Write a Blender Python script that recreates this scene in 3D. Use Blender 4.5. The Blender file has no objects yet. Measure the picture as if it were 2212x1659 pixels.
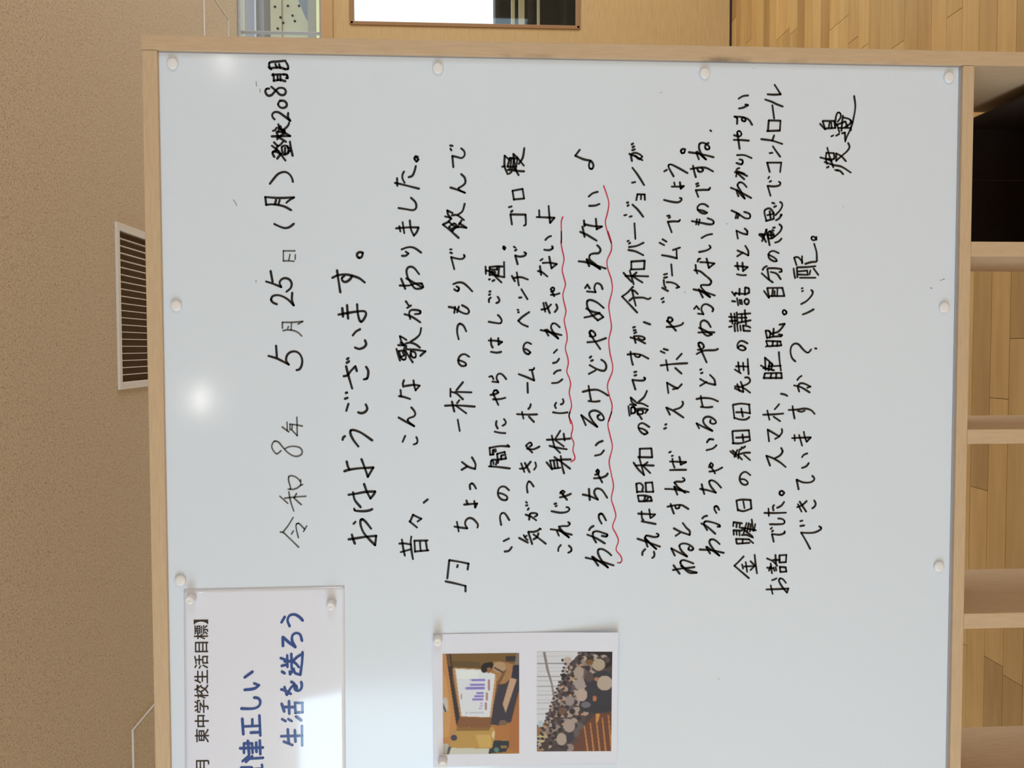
import bpy, bmesh, math, random
import numpy as np
from mathutils import Vector, Matrix
random.seed(7)
sc = bpy.context.scene
COL = sc.collection

# ------------------------------------------------------------------ camera
F = 1900.0                                   # focal length in pixels of the 2212 px frame
EYE = Vector((0.0, -1.40, 1.36))
_d = Vector((.998, -.0046, .0629)).normalized()      # world down seen from the camera (right, down, forward)
_l = Vector((-.0005, .999, .0413)); _l = (_l - _d * _l.dot(_d)).normalized()   # world left
_f = _d.cross(_l)                                    # world +Y
AX = (-_l, _f, -_d)                                  # world X, Y, Z in camera space (x right, y down, z forward)
cam_d = bpy.data.cameras.new('camera'); cam = bpy.data.objects.new('camera', cam_d); COL.objects.link(cam)
cam_d.sensor_width = 36; cam_d.lens = F / 2212 * 36; cam_d.clip_start = .05; cam_d.clip_end = 100
R = Matrix([[AX[i][0], -AX[i][1], -AX[i][2]] for i in range(3)])
cam.matrix_world = Matrix.Translation(EYE) @ R.to_4x4()
sc.camera = cam
def at(px, py, Y=0.0):
    """world point on the upright plane at depth Y seen at that pixel"""
    c = Vector(((px - 1106) / F, (py - 829.5) / F, 1))
    w = Vector([AX[i].dot(c) for i in range(3)])
    return EYE + w * ((Y - EYE.y) / w.y)

# ------------------------------------------------------------------ world, light, exposure
sc.view_settings.view_transform = 'Standard'; sc.view_settings.look = 'None'
sc.view_settings.gamma = 1; sc.view_settings.use_curve_mapping = False
sc.view_settings.exposure = -.32
w = bpy.data.worlds.new('daylight'); sc.world = w; w.use_nodes = True
w.node_tree.nodes['Background'].inputs[0].default_value = (.80, .92, 1, 1)
w.node_tree.nodes['Background'].inputs[1].default_value = 2.2
def area(name, loc, rot, sx, sy, watts, col):
    l = bpy.data.lights.new(name, 'AREA'); l.shape = 'RECTANGLE'; l.size = sx; l.size_y = sy
    l.energy = watts; l.color = col
    o = bpy.data.objects.new(name, l); COL.objects.link(o); o.location = loc; o.rotation_euler = rot
    return o
CEIL = 2.386
BACK = -5.2; XRW = 3.4
# daylight entering through the tall windows of the room's rear wall and left wall
area('window_daylight', (-3.45, BACK - .06, 1.75), (math.radians(90), 0, 0), 1.7, 1.2, 44, (.60, .83, 1))
area('side_window_daylight', (-4.55, -2.6, 1.45), (math.radians(90), 0, math.radians(-90)), 2.6, 1.7, 138, (.60, .83, 1))
area('right_fill_light', (XRW + .05, -3.3, 1.45), (math.radians(90), 0, math.radians(90)), 2.6, 1.7, 48, (.60, .83, 1))  # added light at an invented right-wall window, evening out the shadows
area('far_fill_light', (3.45, 1.4, 1.4), (math.radians(90), 0, math.radians(90)), 1.8, 1.6, 54, (.80, .90, 1))  # added light in an unseen right-wall opening, brightens the far floor

# ------------------------------------------------------------------ helpers
def mat(name, col, rough=.6, spec=.5, metal=0, emit=None, es=1):
    m = bpy.data.materials.new(name); m.use_nodes = True
    b = m.node_tree.nodes['Principled BSDF']
    b.inputs['Base Color'].default_value = (*col, 1); b.inputs['Roughness'].default_value = rough
    b.inputs['Specular IOR Level'].default_value = spec; b.inputs['Metallic'].default_value = metal
    if emit: b.inputs['Emission Color'].default_value = (*emit, 1); b.inputs['Emission Strength'].default_value = es
    return m
def srgb(r, g, b):
    f = lambda c: ((c / 255 + .055) / 1.055) ** 2.4 if c > 10 else c / 255 / 12.92
    return (f(r), f(g), f(b))
def noise_mix(m, c1, c2, scale=(1, 1, 1), nscale=8, detail=4, lo=.35, hi=.65, bump=0, bscale=None, coord='Object', rnd=0):
    nt = m.node_tree; b = nt.nodes['Principled BSDF']
    tc = nt.nodes.new('ShaderNodeTexCoord'); mp = nt.nodes.new('ShaderNodeMapping'); mp.inputs['Scale'].default_value = scale
    n = nt.nodes.new('ShaderNodeTexNoise'); n.inputs['Scale'].default_value = nscale; n.inputs['Detail'].default_value = detail
    r = nt.nodes.new('ShaderNodeValToRGB'); r.color_ramp.elements[0].position = lo; r.color_ramp.elements[1].position = hi
    r.color_ramp.elements[0].color = (*c1, 1); r.color_ramp.elements[1].color = (*c2, 1)
    nt.links.new(tc.outputs[coord], mp.inputs[0]); nt.links.new(mp.outputs[0], n.inputs['Vector'])
    nt.links.new(n.outputs['Fac'], r.inputs[0])
    out = r.outputs[0]
    if rnd:
        oi = nt.nodes.new('ShaderNodeObjectInfo'); h = nt.nodes.new('ShaderNodeHueSaturation')
        mr = nt.nodes.new('ShaderNodeMapRange'); mr.inputs['To Min'].default_value = 1 - rnd; mr.inputs['To Max'].default_value = 1 + rnd
        nt.links.new(oi.outputs['Random'], mr.inputs[0]); nt.links.new(mr.outputs[0], h.inputs['Value']); nt.links.new(out, h.inputs['Color'])
        ad = nt.nodes.new('ShaderNodeVectorMath'); ad.operation = 'ADD'
        cb = nt.nodes.new('ShaderNodeCombineXYZ'); mu = nt.nodes.new('ShaderNodeMath'); mu.operation = 'MULTIPLY'; mu.inputs[1].default_value = 37
        nt.links.new(oi.outputs['Random'], mu.inputs[0]); nt.links.new(mu.outputs[0], cb.inputs[0]); nt.links.new(mu.outputs[0], cb.inputs[2])
        nt.links.new(tc.outputs[coord], ad.inputs[0]); nt.links.new(cb.outputs[0], ad.inputs[1]); nt.links.new(ad.outputs[0], mp.inputs[0])
        out = h.outputs[0]
    nt.links.new(out, b.inputs['Base Color'])
    if bump:
        bn = nt.nodes.new('ShaderNodeTexNoise'); bn.inputs['Scale'].default_value = bscale or nscale; bn.inputs['Detail'].default_value = 3
        bp = nt.nodes.new('ShaderNodeBump'); bp.inputs['Strength'].default_value = bump; bp.inputs['Distance'].default_value = .002
        nt.links.new(mp.outputs[0], bn.inputs['Vector']); nt.links.new(bn.outputs['Fac'], bp.inputs['Height']); nt.links.new(bp.outputs[0], b.inputs['Normal'])
    return m, out
def obj(name, bm, m, parent=None, bevel=0, smooth=False):
    if isinstance(bm, bmesh.types.BMesh):
        me = bpy.data.meshes.new(name); bmesh.ops.recalc_face_normals(bm, faces=bm.faces); bm.to_mesh(me); bm.free()
    else: me = bm
    if m is not None and not me.materials: me.materials.append(m)
    o = bpy.data.objects.new(name, me); COL.objects.link(o)
    if smooth:
        for p in me.polygons: p.use_smooth = True
    if bevel:
        b = o.modifiers.new('bevel', 'BEVEL'); b.width = bevel; b.segments = 2; b.limit_method = 'ANGLE'
    if parent:
        o.parent = parent; o.matrix_parent_inverse = Matrix.Translation(parent.location).inverted() if not parent.parent else Matrix.Identity(4)
        if parent.parent: pass
    return o
def box(bm, x0, x1, y0, y1, z0, z1):
    vs = [bm.verts.new((x, y, z)) for x in (x0, x1) for y in (y0, y1) for z in (z0, z1)]
    for f in ((0, 1, 3, 2), (4, 6, 7, 5), (0, 4, 5, 1), (2, 3, 7, 6), (0, 2, 6, 4), (1, 5, 7, 3)):
        bm.faces.new([vs[i] for i in f])
    return bm
def bx(*a): return box(bmesh.new(), *a)
def thing(name, label, cat, loc=(0, 0, 0), group=None):
    o = bpy.data.objects.new(name, None); COL.objects.link(o); o.location = loc; o.empty_display_size = .05
    tag(o, label, cat, group); return o
def tag(o, label, cat, group=None):
    o['label'] = label; o['category'] = cat
    if group: o['group'] = group
    return o
def structure(o): o['kind'] = 'structure'; return o
def lathe(prof, n=32):
    """prof: (radius, height towards the viewer) ; axis along -Y"""
    bm = bmesh.new(); rings = []
    for r, h in prof:
        rings.append([bm.verts.new((r * math.cos(2 * math.pi * k / n), -h, r * math.sin(2 * math.pi * k / n))) for k in range(n)] if r > 0 else [bm.verts.new((0, -h, 0))])
    for a, b in zip(rings, rings[1:]):
        for k in range(n):
            k2 = (k + 1) % n
            if len(b) == 1: bm.faces.new((a[k], a[k2], b[0]))
            elif len(a) == 1: bm.faces.new((a[0], b[k2], b[k]))
            else: bm.faces.new((a[k], a[k2], b[k2], b[k]))
    return bm

# ------------------------------------------------------------------ materials
m_frame = mat('beech_laminate', srgb(214, 182, 146), .5, .35)
noise_mix(m_frame, srgb(200, 169, 138), srgb(210, 180, 148), (30, 30, 3), 9, 4, .3, .7, .1)
m_frame_h = mat('beech_laminate_horizontal', srgb(214, 182, 146), .5, .35)
noise_mix(m_frame_h, srgb(202, 171, 139), srgb(212, 182, 149), (3, 30, 30), 9, 4, .3, .7, .15)
m_board = mat('whiteboard_enamel', srgb(227, 234, 248), .115, .5)
m_black = mat('black_marker_ink', srgb(38, 35, 36), .35, .3)
m_grey = mat('fading_marker_ink', srgb(98, 98, 96), .4, .3)
m_red = mat('red_marker_ink', srgb(205, 62, 84), .4, .3)
m_smudge = mat('ink_smudge', srgb(150, 152, 160), .5, .2)
m_magnet = mat('white_plastic', srgb(238, 234, 236), .35, .5)
m_edge = mat('grey_trim', srgb(168, 164, 168), .4, .4)
m_plank = mat('maple_plank', (.6, .4, .2), .38, .4)
noise_mix(m_plank, srgb(205, 161, 99), srgb(222, 182, 119), (1.0, 9, 1), 3.2, 4, .3, .7, .04, rnd=.10)
_nt = m_plank.node_tree; _b = _nt.nodes['Principled BSDF']; _src = _b.inputs['Base Color'].links[0].from_socket
_oi = _nt.nodes.new('ShaderNodeObjectInfo'); _r = _nt.nodes.new('ShaderNodeValToRGB'); _m = _nt.nodes.new('ShaderNodeMath'); _m.operation = 'FRACT'
_mm = _nt.nodes.new('ShaderNodeMath'); _mm.operation = 'MULTIPLY'; _mm.inputs[1].default_value = 13.7
_nt.links.new(_oi.outputs['Random'], _mm.inputs[0]); _nt.links.new(_mm.outputs[0], _m.inputs[0]); _nt.links.new(_m.outputs[0], _r.inputs[0])
_r.color_ramp.interpolation = 'CONSTANT'
_r.color_ramp.elements[0].color = (.76, .70, .63, 1); _r.color_ramp.elements[1].position = .09; _r.color_ramp.elements[1].color = (.88, .85, .80, 1)
_e = _r.color_ramp.elements.new(.35); _e.color = (1, .99, .96, 1); _e = _r.color_ramp.elements.new(.8); _e.color = (1.06, 1.07, 1.08, 1)
_x = _nt.nodes.new('ShaderNodeMix'); _x.data_type = 'RGBA'; _x.blend_type = 'MULTIPLY'; _x.inputs[0].default_value = 1
_nt.links.new(_src, _x.inputs[6]); _nt.links.new(_r.outputs[0], _x.inputs[7]); _nt.links.new(_x.outputs[2], _b.inputs['Base Color'])
m_gap = mat('floor_joint_brown', srgb(96, 66, 38), .8, .1)  # dark brown base that shows in the plank joints
m_ceil = mat('speckled_ceiling_board', (.4, .3, .2), .9, .1)
m_concrete = mat('pale_concrete', srgb(205, 205, 185), .9, .1)
noise_mix(m_concrete, srgb(222, 212, 180), srgb(236, 226, 196), (1, 1, 1), 3, 5)
m_wall = mat('cream_wall_paint', srgb(226, 219, 204), .85, .2)
m_door = mat('oak_veneer', (.5, .4, .2), .55, .3)
noise_mix(m_door, srgb(196, 160, 108), srgb(210, 175, 124), (2, 2, 40), 8, 4, .3, .7)
m_doorframe = mat('stained_wood_trim', srgb(160, 118, 78), .5, .3)
m_alu = mat('aluminium', srgb(178, 176, 178), .4, .5, .3)
m_white = mat('white_painted_metal', srgb(226, 216, 208), .5, .4)
m_dark = mat('dark_duct', srgb(205, 184, 156), .9, .1)
m_fin = mat('grey_brown_fin', srgb(150, 128, 104), .7, .2)
m_box = mat('dark_brown_board', srgb(58, 44, 36), .7, .2)
m_glass = bpy.data.materials.new('window_glass'); m_glass.use_nodes = True
nt = m_glass.node_tree; nt.nodes.clear()
o_ = nt.nodes.new('ShaderNodeOutputMaterial'); mx = nt.nodes.new('ShaderNodeMixShader'); mx.inputs[0].default_value = .03
tr = nt.nodes.new('ShaderNodeBsdfTransparent'); gl = nt.nodes.new('ShaderNodeBsdfGlossy'); gl.inputs['Roughness'].default_value = .02
tr.inputs[0].default_value = (.94, .96, .95, 1)
nt.links.new(tr.outputs[0], mx.inputs[1]); nt.links.new(gl.outputs[0], mx.inputs[2]); nt.links.new(mx.outputs[0], o_.inputs[0])
# ceiling: beige board with fine dark and reddish flecks
nt = m_ceil.node_tree; b = nt.nodes['Principled BSDF']
tc = nt.nodes.new('ShaderNodeTexCoord')
def noise_ramp(scale, stops, detail=2):
    n = nt.nodes.new('ShaderNodeTexNoise'); n.inputs['Scale'].default_value = scale; n.inputs['Detail'].default_value = detail
    r = nt.nodes.new('ShaderNodeValToRGB'); nt.links.new(tc.outputs['Object'], n.inputs['Vector']); nt.links.new(n.outputs['Fac'], r.inputs[0])
    r.color_ramp.elements[0].position = stops[0][0]; r.color_ramp.elements[0].color = (*stops[0][1], 1)
    r.color_ramp.elements[1].position = stops[1][0]; r.color_ramp.elements[1].color = (*stops[1][1], 1)
    return r.outputs[0]
def mixc(mode, a, b_, f=1):
    m = nt.nodes.new('ShaderNodeMix'); m.data_type = 'RGBA'; m.blend_type = mode; m.inputs[0].default_value = f
    nt.links.new(a, m.inputs[6]); nt.links.new(b_, m.inputs[7]); return m.outputs[2]
base = noise_ramp(140, ((.38, srgb(202, 182, 157)), (.62, srgb(214, 195, 170))))
fl1 = noise_ramp(330, ((.30, (.42, .36, .34)), (.36, (1, 1, 1))), 1)
fl2 = noise_ramp(210, ((.30, (.75, .52, .48)), (.38, (1, 1, 1))), 1)
nt.links.new(mixc('MULTIPLY', mixc('MULTIPLY', base, fl1), fl2), b.inputs['Base Color'])

# ------------------------------------------------------------------ setting
FAR = 2.919
XL, XR = -4.5, 3.4
fl = bpy.data.objects.new('floor', None)
bmf = bx(XL, XR, BACK, FAR + .1, -.06, -.012)
floor = structure(obj('floor', bmf, m_gap))
# planks run left to right, each one a board with a fine joint round it
PW = .0775; G = .0012
plank_meshes = {}
def plank_mesh(L):
    key = round(L, 2)
    if key not in plank_meshes:
        bm = bx(0, key - G, 0, PW - G, -.012, 0)
        top = [e for e in bm.edges if all(v.co.z > -.001 for v in e.verts)]
        bmesh.ops.bevel(bm, geom=top, offset=.0006, segments=1, affect='EDGES')
        me = bpy.data.meshes.new('plank'); bm.to_mesh(me); bm.free(); me.materials.append(m_plank)
        plank_meshes[key] = me
    return plank_meshes[key]
y = .30; nplank = 0; rest = bmesh.new()
lengths = (.9, 1.2, .75, 1.05)
def on_floor(px, py):
    a = at(px, py, 1.0); w = a - EYE; p = EYE + w * (-EYE.z / w.z); return (p.x, p.y)
JOINTS = [on_floor(*p) for p in ((1718, 64), (1835, 90), (1940, 97), (2061, 25), (1614, 93), (2200, 727), (2165, 860), (2118, 1055), (2187, 1470))]
while y < FAR - .02:
    x = -2.2 + random.choice((.0, .0)); x0_ = x
    while x < XR - .25:
        L = random.choice(lengths) if x < 2.4 else XR - x
        for jx, jy in JOINTS:
            if y <= jy < y + PW and x < jx - .02 and x + L > jx - .3: L = round(jx - x, 2)
        if x == x0_: L = random.choice((.5, .8, 1.1, 1.4))
        o = obj('plank', plank_mesh(L), None, floor); o.location = (x, y, 0); x += L; nplank += 1
    y += PW
fstuff = bmesh.new()
def fill(x0, x1, y0, y1):
    yy = y0
    while yy < y1 - 1e-4:
        x = x0
        while x < x1:
            L = random.choice((1.2, 1.8, 1.5)); e = min(x + L, x1)
            box(fstuff, x, e - G, yy, min(yy + PW, y1) - G, -.012, 0); x = e
        yy += PW
fill(XL, 3.4, BACK, .30)
fill(XL, -2.21, .30, FAR)
print('planks', nplank)
so = obj('distant_plank', fstuff, m_plank, floor); so['kind'] = 'stuff'

# ceiling with the openings for the vent
VX0, VX1, VY0, VY1 = -.126, .381, 1.338, 1.845
bmc = bmesh.new(); T = .02
for a in ((XL, VX0 + .02, BACK, FAR + .1), (VX1 - .02, XR, BACK, FAR + .1), (VX0 + .02, VX1 - .02, BACK, VY0 + .02), (VX0 + .02, VX1 - .02, VY1 - .02, FAR + .1)):
    box(bmc, *a, CEIL, CEIL + T)
ceiling = structure(obj('ceiling', bmc, m_ceil))
# walls
def wall(name, parts, m):
    bm = bmesh.new()
    for p in parts: box(bm, *p)
    return structure(obj(name, bm, m))
# rear wall with the tall window band at its left end
wz0, wz1 = .6, 2.3; rz0, rz1 = 1.15, 2.35; rx = -2.55
wall('wall_rear', [(rx, XR, BACK - .1, BACK, 0, CEIL), (XL, rx, BACK - .1, BACK, 0, rz0), (XL, rx, BACK - .1, BACK, rz1, CEIL), (XL, -4.3, BACK - .1, BACK, rz0, rz1)], m_wall)
wall('wall_left', [(XL - .1, XL, BACK, -3.95, 0, CEIL), (XL - .1, XL, -1.25, FAR + .1, 0, CEIL), (XL - .1, XL, -3.95, -1.25, 0, wz0), (XL - .1, XL, -3.95, -1.25, wz1, CEIL)], m_wall)
wall('wall_right', [(XR, XR + .1, BACK, -4.65, 0, CEIL), (XR, XR + .1, -4.65, -1.95, 0, .6), (XR, XR + .1, -4.65, -1.95, 2.3, CEIL), (XR, XR + .1, -1.95, .4, 0, CEIL), (XR, XR + .1, 2.4, FAR, 0, CEIL), (XR, XR + .1, .4, 2.4, 0, .5), (XR, XR + .1, .4, 2.4, 2.25, CEIL)], m_wall)
# far wall: solid left of the door, sliding door and glazed band above it
zh = at(695, 30, FAR).z; zd0 = at(720, 30, FAR).z; zt = at(521, 30, FAR).z
wall('wall_far', [(XL, .60, FAR + .001, FAR + .1, 0, zh), (2.70, XR, FAR, FAR + .1, 0, zh), (XL, XR, FAR, FAR + .1, at(518, 30, FAR).z, CEIL)], m_wall)
dh = structure(obj('trim_1', bx(.55, 2.75, FAR - .03, FAR + .07, zd0, zh), mat('door_head_wood', srgb(196, 156, 108), .55, .3)))
alu = structure(obj('trim_2', bx(XL, XR, FAR - .02, FAR + .03, zt, at(515, 30, FAR).z), m_alu, bevel=.003))
# door leaf with its glazed opening
wl = at(900, 55, FAR).x; wtop = at(757, 45, FAR).z; wbot = at(1252, 45, FAR).z; wr = wl + .62
dx0, dx1 = .60, 2.70
bmd = bmesh.new()
for a in ((dx0, wl, 0.012, zd0), (wr, dx1, 0.012, zd0), (wl, wr, 0.012, wbot), (wl, wr, wtop, zd0)):
    box(bmd, a[0], a[1], FAR, FAR + .045, a[2], a[3])
door = structure(obj('door_1', bmd, m_door))
bm = bmesh.new(); t = .014
for a in ((wl - .004, wl + t, wbot, wtop), (wr - t, wr + .004, wbot, wtop), (wl, wr, wbot - .004, wbot + t), (wl, wr, wtop - t, wtop + .004)):
    box(bm, a[0], a[1], FAR - .006, FAR + .05, a[2], a[3])
obj('glazing_bead', bm, m_doorframe, door, bevel=.002)
obj('pane', bx(wl + t, wr - t, FAR + .018, FAR + .024, wbot + t, wtop - t), m_glass, door)
obj('door_pull', lathe([(.0, .0), (.03, 0), (.03, .004), (.022, .004), (.02, -.004), (0, -.004)]), m_alu, door).location = (2.55, FAR - .001, 1.0)
obj('bottom_gap', bx(dx0, dx1, FAR + .002, FAR + .04, 0, .013), m_box, door)
# glazed band above the door
win = structure(obj('window_1', bx(.5, XR, FAR, FAR + .05, zh, zh + .012), m_alu))
xm = at(600, 68, FAR).x
obj('mullion', bx(xm - .0035, xm + .0035, FAR + .004, FAR + .034, zh + .012, zt), m_alu, win, bevel=.002)
obj('pane', bx(xm + .008, XR, FAR + .016, FAR + .022, zh + .012, zt), m_glass, win)
obj('pane', bx(XL, xm - .008, FAR + .016, FAR + .022, zh + .012, zt), m_glass, win)

# outside: concrete wall with form-tie holes, soffit beam, steps edge
cw = thing('concrete_wall', 'pale outdoor concrete wall dotted with form tie holes, seen through the glass above the door', 'wall', (2.6, 5.4, 0))
cy = 5.0
c0 = at(570, 20, cy); c1 = at(668, 20, cy)
bm = bx(-3.0, 5.6, cy, cy + .2, c1.z, c0.z)
obj('wall_face', bm, m_concrete, cw)
bm = bmesh.new()
for px, py in ((594, 15), (622, 13), (646, 13), (606, 38), (632, 34), (612, 50), (637, 46), (600, 62)):
    p = at(px, py, cy)
    bmesh.ops.create_cone(bm, cap_ends=True, segments=12, radius1=.008, radius2=.008, depth=.01, matrix=Matrix.Translation((p.x, cy, p.z)) @ Matrix.Rotation(math.pi / 2, 4, 'X'))
obj('tie_hole', bm, m_box, cw)['kind'] = 'stuff'
p = at(609, 20, cy); obj('panel_joint', bx(-3.0, 5.6, cy - .004, cy, p.z - .002, p.z + .002), m_fin, cw)
sf = thing('soffit_beam', 'grey metal eaves beam above the concrete wall outside', 'beam', (2.6, 4.5, 2.5))
s0 = at(521, 20, 4.4); s1 = at(570, 20, 4.4)
obj('beam', bx(-3.0, 5.8, 4.4, 4.6, s1.z, s0.z + .3), mat('grey_beam', srgb(150, 142, 146), .6), sf)
obj('pipe', bx(-3.0, 5.8, 4.36, 4.39, at(553, 20, 4.36).z, at(549, 20, 4.36).z), m_alu, sf)
# diagonal stair stringer outside
st = thing('stair_stringer', 'grey sloping steel stringer crossing the concrete wall outside', 'stair', (3.0, 4.8, 1.8))
bm = bmesh.new()
a = [at(640, -10, 4.8), at(668, -10, 4.8), at(668, 52, 4.8), at(656, 30, 4.8)]
lo = [bm.verts.new(p) for p in a]; hi = [bm.verts.new(p + Vector((0, .05, 0))) for p in a]
bm.faces.new(lo); bm.faces.new(hi[::-1])
for i in range(4): bm.faces.new((lo[i], lo[(i + 1) % 4], hi[(i + 1) % 4], hi[i]))
obj('stringer', bm, mat('galvanised_steel', srgb(150, 152, 158), .5, .5), st)
lg = thing('outdoor_ledge', 'grey ledge with a pale cream board below it, outside under the concrete wall', 'ledge', (2.6, 4.7, 1.9))
obj('ledge', bx(-3.0, 5.6, 4.62, 5.0, at(683, 30, 4.62).z, at(665, 30, 4.62).z), mat('ledge_grey', srgb(160, 152, 142), .8), lg)
for _k in range(4):
    za = at(683, 30, 4.6).z - .03 - _k * .062
    obj('siding_board', bx(-3.0, 5.6, 4.6, 4.62, za - .027, za + .03), mat('cream_siding', srgb(238, 228, 178), .7), lg, bevel=.003)
ga = obj('outdoor_ground', bx(-4, 8, FAR + .101, 9, -.2, -.06), m_concrete); structure(ga); ga.name = 'ground'

# dark furniture beyond the glazed door
sh = thing('dark_shelf_rack', 'dark brown shelf rack with pale uprights standing beyond the door glass', 'shelf', (2.1, 3.75, 0))
ry = 3.7; rt = at(1070, 20, ry).z
m_rack = mat('dark_stained_wood', srgb(38, 27, 22), .6, .2)
obj('back_panel', bx(1.5, 2.7, ry + .28, ry + .3, 0, rt), m_rack, sh)
for x in (1.5, 2.08, 2.68): obj('upright', bx(x, x + .02, ry, ry + .28, 0, rt), m_rack, sh)
for z in (.12, .5, .72, .92, rt - .02): obj('shelf_board', bx(1.52, 2.68, ry, ry + .28, z, z + .02), m_rack, sh)
ch = thing('steel_chair', 'dark chair with a shiny steel frame in front of the shelf rack beyond the door', 'chair', (2.0, 3.4, 0))
m_cream = mat('cream_slat', srgb(205, 195, 165), .6)
for px0, px1 in ((1104, 1112), (1120, 1133), (1160, 1166)):
    z1 = at(px0, 30, 3.45).z; z0 = at(px1, 30, 3.45).z
    obj('back_slat', bx(1.55, 2.3, 3.44, 3.46, z0, z1), m_cream, ch, bevel=.003)
for xx in (1.6, 2.25): obj('leg', bx(xx, xx + .02, 3.43, 3.45, 0, at(1100, 30, 3.44).z), m_alu, ch, bevel=.004)
obj('seat', bx(1.58, 2.27, 3.2, 3.6, .62, .66), m_rack, ch, bevel=.01)
cp = at(1215, 48, 3.3)
bm = bmesh.new(); bmesh.ops.create_uvsphere(bm, u_segments=16, v_segments=10, radius=.022)
tb = obj('teal_cap', bm, mat('teal_plastic', srgb(40, 130, 150), .4), smooth=True); tb.location = (cp.x, 3.3, .682)
tag(tb, 'small teal plastic ball lying on the chair seat beyond the door', 'ball')

# ------------------------------------------------------------------ ceiling fittings
vent = thing('ceiling_vent', 'white framed air return grille in the speckled ceiling', 'vent', ((VX0 + VX1) / 2, (VY0 + VY1) / 2, CEIL))
bm = bmesh.new(); fw = .022; zc = CEIL - .007
for a in ((VX0, VX1, VY0, VY0 + fw), (VX0, VX1, VY1 - fw, VY1), (VX0, VX0 + fw, VY0 + fw, VY1 - fw), (VX1 - fw, VX1, VY0 + fw, VY1 - fw)):
    box(bm, *a, zc, CEIL + .002)
obj('frame', bm, m_white, vent, bevel=.0015)
n = 21
me = None
for k in range(1, n):
    x = VX0 + fw + (VX1 - VX0 - 2 * fw) * k / n
    if me is None:
        bm = bx(-.0011, .0011, VY0 + fw, VY1 - fw, -.001, .010); me = bpy.data.meshes.new('slat'); bm.to_mesh(me); bm.free(); me.materials.append(m_white)
    obj('slat', me, None, vent).location = (x, 0, CEIL)
bm = bmesh.new()
for k in range(1, 48):
    yv = VY0 + fw + (VY1 - VY0 - 2 * fw) * k / 48
    box(bm, VX0 + fw, VX1 - fw, yv - .0008, yv + .0008, CEIL + .018, CEIL + .03)
obj('rear_fin', bm, m_fin, vent)['kind'] = 'stuff'
bm = bx(VX0 + .018, VX1 - .018, VY0 + .018, VY1 - .018, CEIL + .002, CEIL + .07)
bm.faces.ensure_lookup_table(); bmesh.ops.delete(bm, geom=[f for f in bm.faces if f.calc_center_median().z < CEIL + .01], context='FACES')
obj('duct', bm, m_dark, vent)
def hatch(label, x0, x1, y0, y1):
    t = thing('ceiling_hatch', label, 'hatch', ((x0 + x1) / 2, (y0 + y1) / 2, CEIL))
    e = .006
    obj('panel', bx(x0 + e, x1 - e, y0 + e, y1 - e, CEIL - .004, CEIL - .0005), m_ceil, t)
    bm = bmesh.new()
    for a in ((x0, x1, y0, y0 + .003), (x0, x1, y1 - .003, y1), (x0, x0 + .003, y0 + .003, y1 - .003), (x1 - .003, x1, y0 + .003, y1 - .003)): box(bm, *a, CEIL - .006, CEIL - .0005)
    obj('rim', bm, m_white, t)
hatch('square ceiling hatch with a thin white rim near the door wall', .90, 1.487, 2.325, 2.718)
hatch('ceiling hatch with a thin white rim above the left end of the whiteboard', -1.85, -1.20, 1.39, 1.98)
m_lamp = mat('lamp_diffuser', (1, 1, 1), .5, emit=(1, .96, .88), es=80)
def downlight(x, y, r, label, es=1):
    t = thing('ceiling_downlight', label, 'ceiling light', (x, y, CEIL), 'round downlights over the room')
    o = obj('trim_ring', lathe([(r + .014, 0), (r + .014, .006), (r, .008), (r, 0)]), m_white, t, smooth=True); o.rotation_euler = (math.pi / 2, 0, 0); o.location = (x, y, CEIL)
    o = obj('diffuser', lathe([(r, 0), (r, .004), (0, .005)]), m_lamp, t); o.rotation_euler = (math.pi / 2, 0, 0); o.location = (x, y, CEIL)
for x, y, lb in ((-0.203, -2.177, 'round ceiling downlight behind the camera, facing the middle of the whiteboard'), (1.270, -2.612, 'round ceiling downlight behind the camera to the right')):
    downlight(x, y, .05, lb)

# ------------------------------------------------------------------ the whiteboard on its open shelf
unit = thing('whiteboard_shelf', 'large whiteboard in a beech frame on open cubby shelves, covered in black handwriting', 'whiteboard', (-.42, 0, 0))
def X(px, py, Y=0): return at(px, py, Y).x
def Z(px, py, Y=0): return at(px, py, Y).z
FY = -.008
bx_r = (X(345, 108) + X(2078, 147)) / 2               # inner right edge
po_r = (X(305, 75, FY) + X(2070, 108, FY)) / 2        # outer right edge of the post
bz_t = Z(350, 500); bz_b = Z(2063, 800)
zt_o = Z(316.5, 700, FY); zb_o = Z(2093, 800, FY)
LX = -1.45; pw = po_r - bx_r
panel = obj('board_panel', bx(LX - .01, bx_r + .005, 0, .012, bz_b - .004, bz_t + .004), m_board, unit)
right_stile = obj('frame_stile', bx(bx_r, po_r, FY, .022, 0, zt_o + .001), m_frame, unit, bevel=.0012)
obj('frame_stile', bx(LX - pw, LX, FY, .022, 0, zt_o + .001), m_frame, unit, bevel=.0012)
obj('frame_rail', bx(LX + .0004, bx_r - .0004, FY + .0003, .022, bz_t, zt_o), m_frame_h, unit, bevel=.0012)
obj('frame_rail', bx(LX + .0004, bx_r - .0004, FY + .0003, .27, zb_o, bz_b), m_frame_h, unit, bevel=.0012)
obj('board_edging', bx(LX, bx_r, -.0012, .0002, bz_b, bz_b + .0035), m_edge, unit)
obj('board_edging', bx(bx_r - .0016, bx_r, -.0012, .0002, bz_b + .0035, bz_t), m_edge, unit)
DEP = .272
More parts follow.
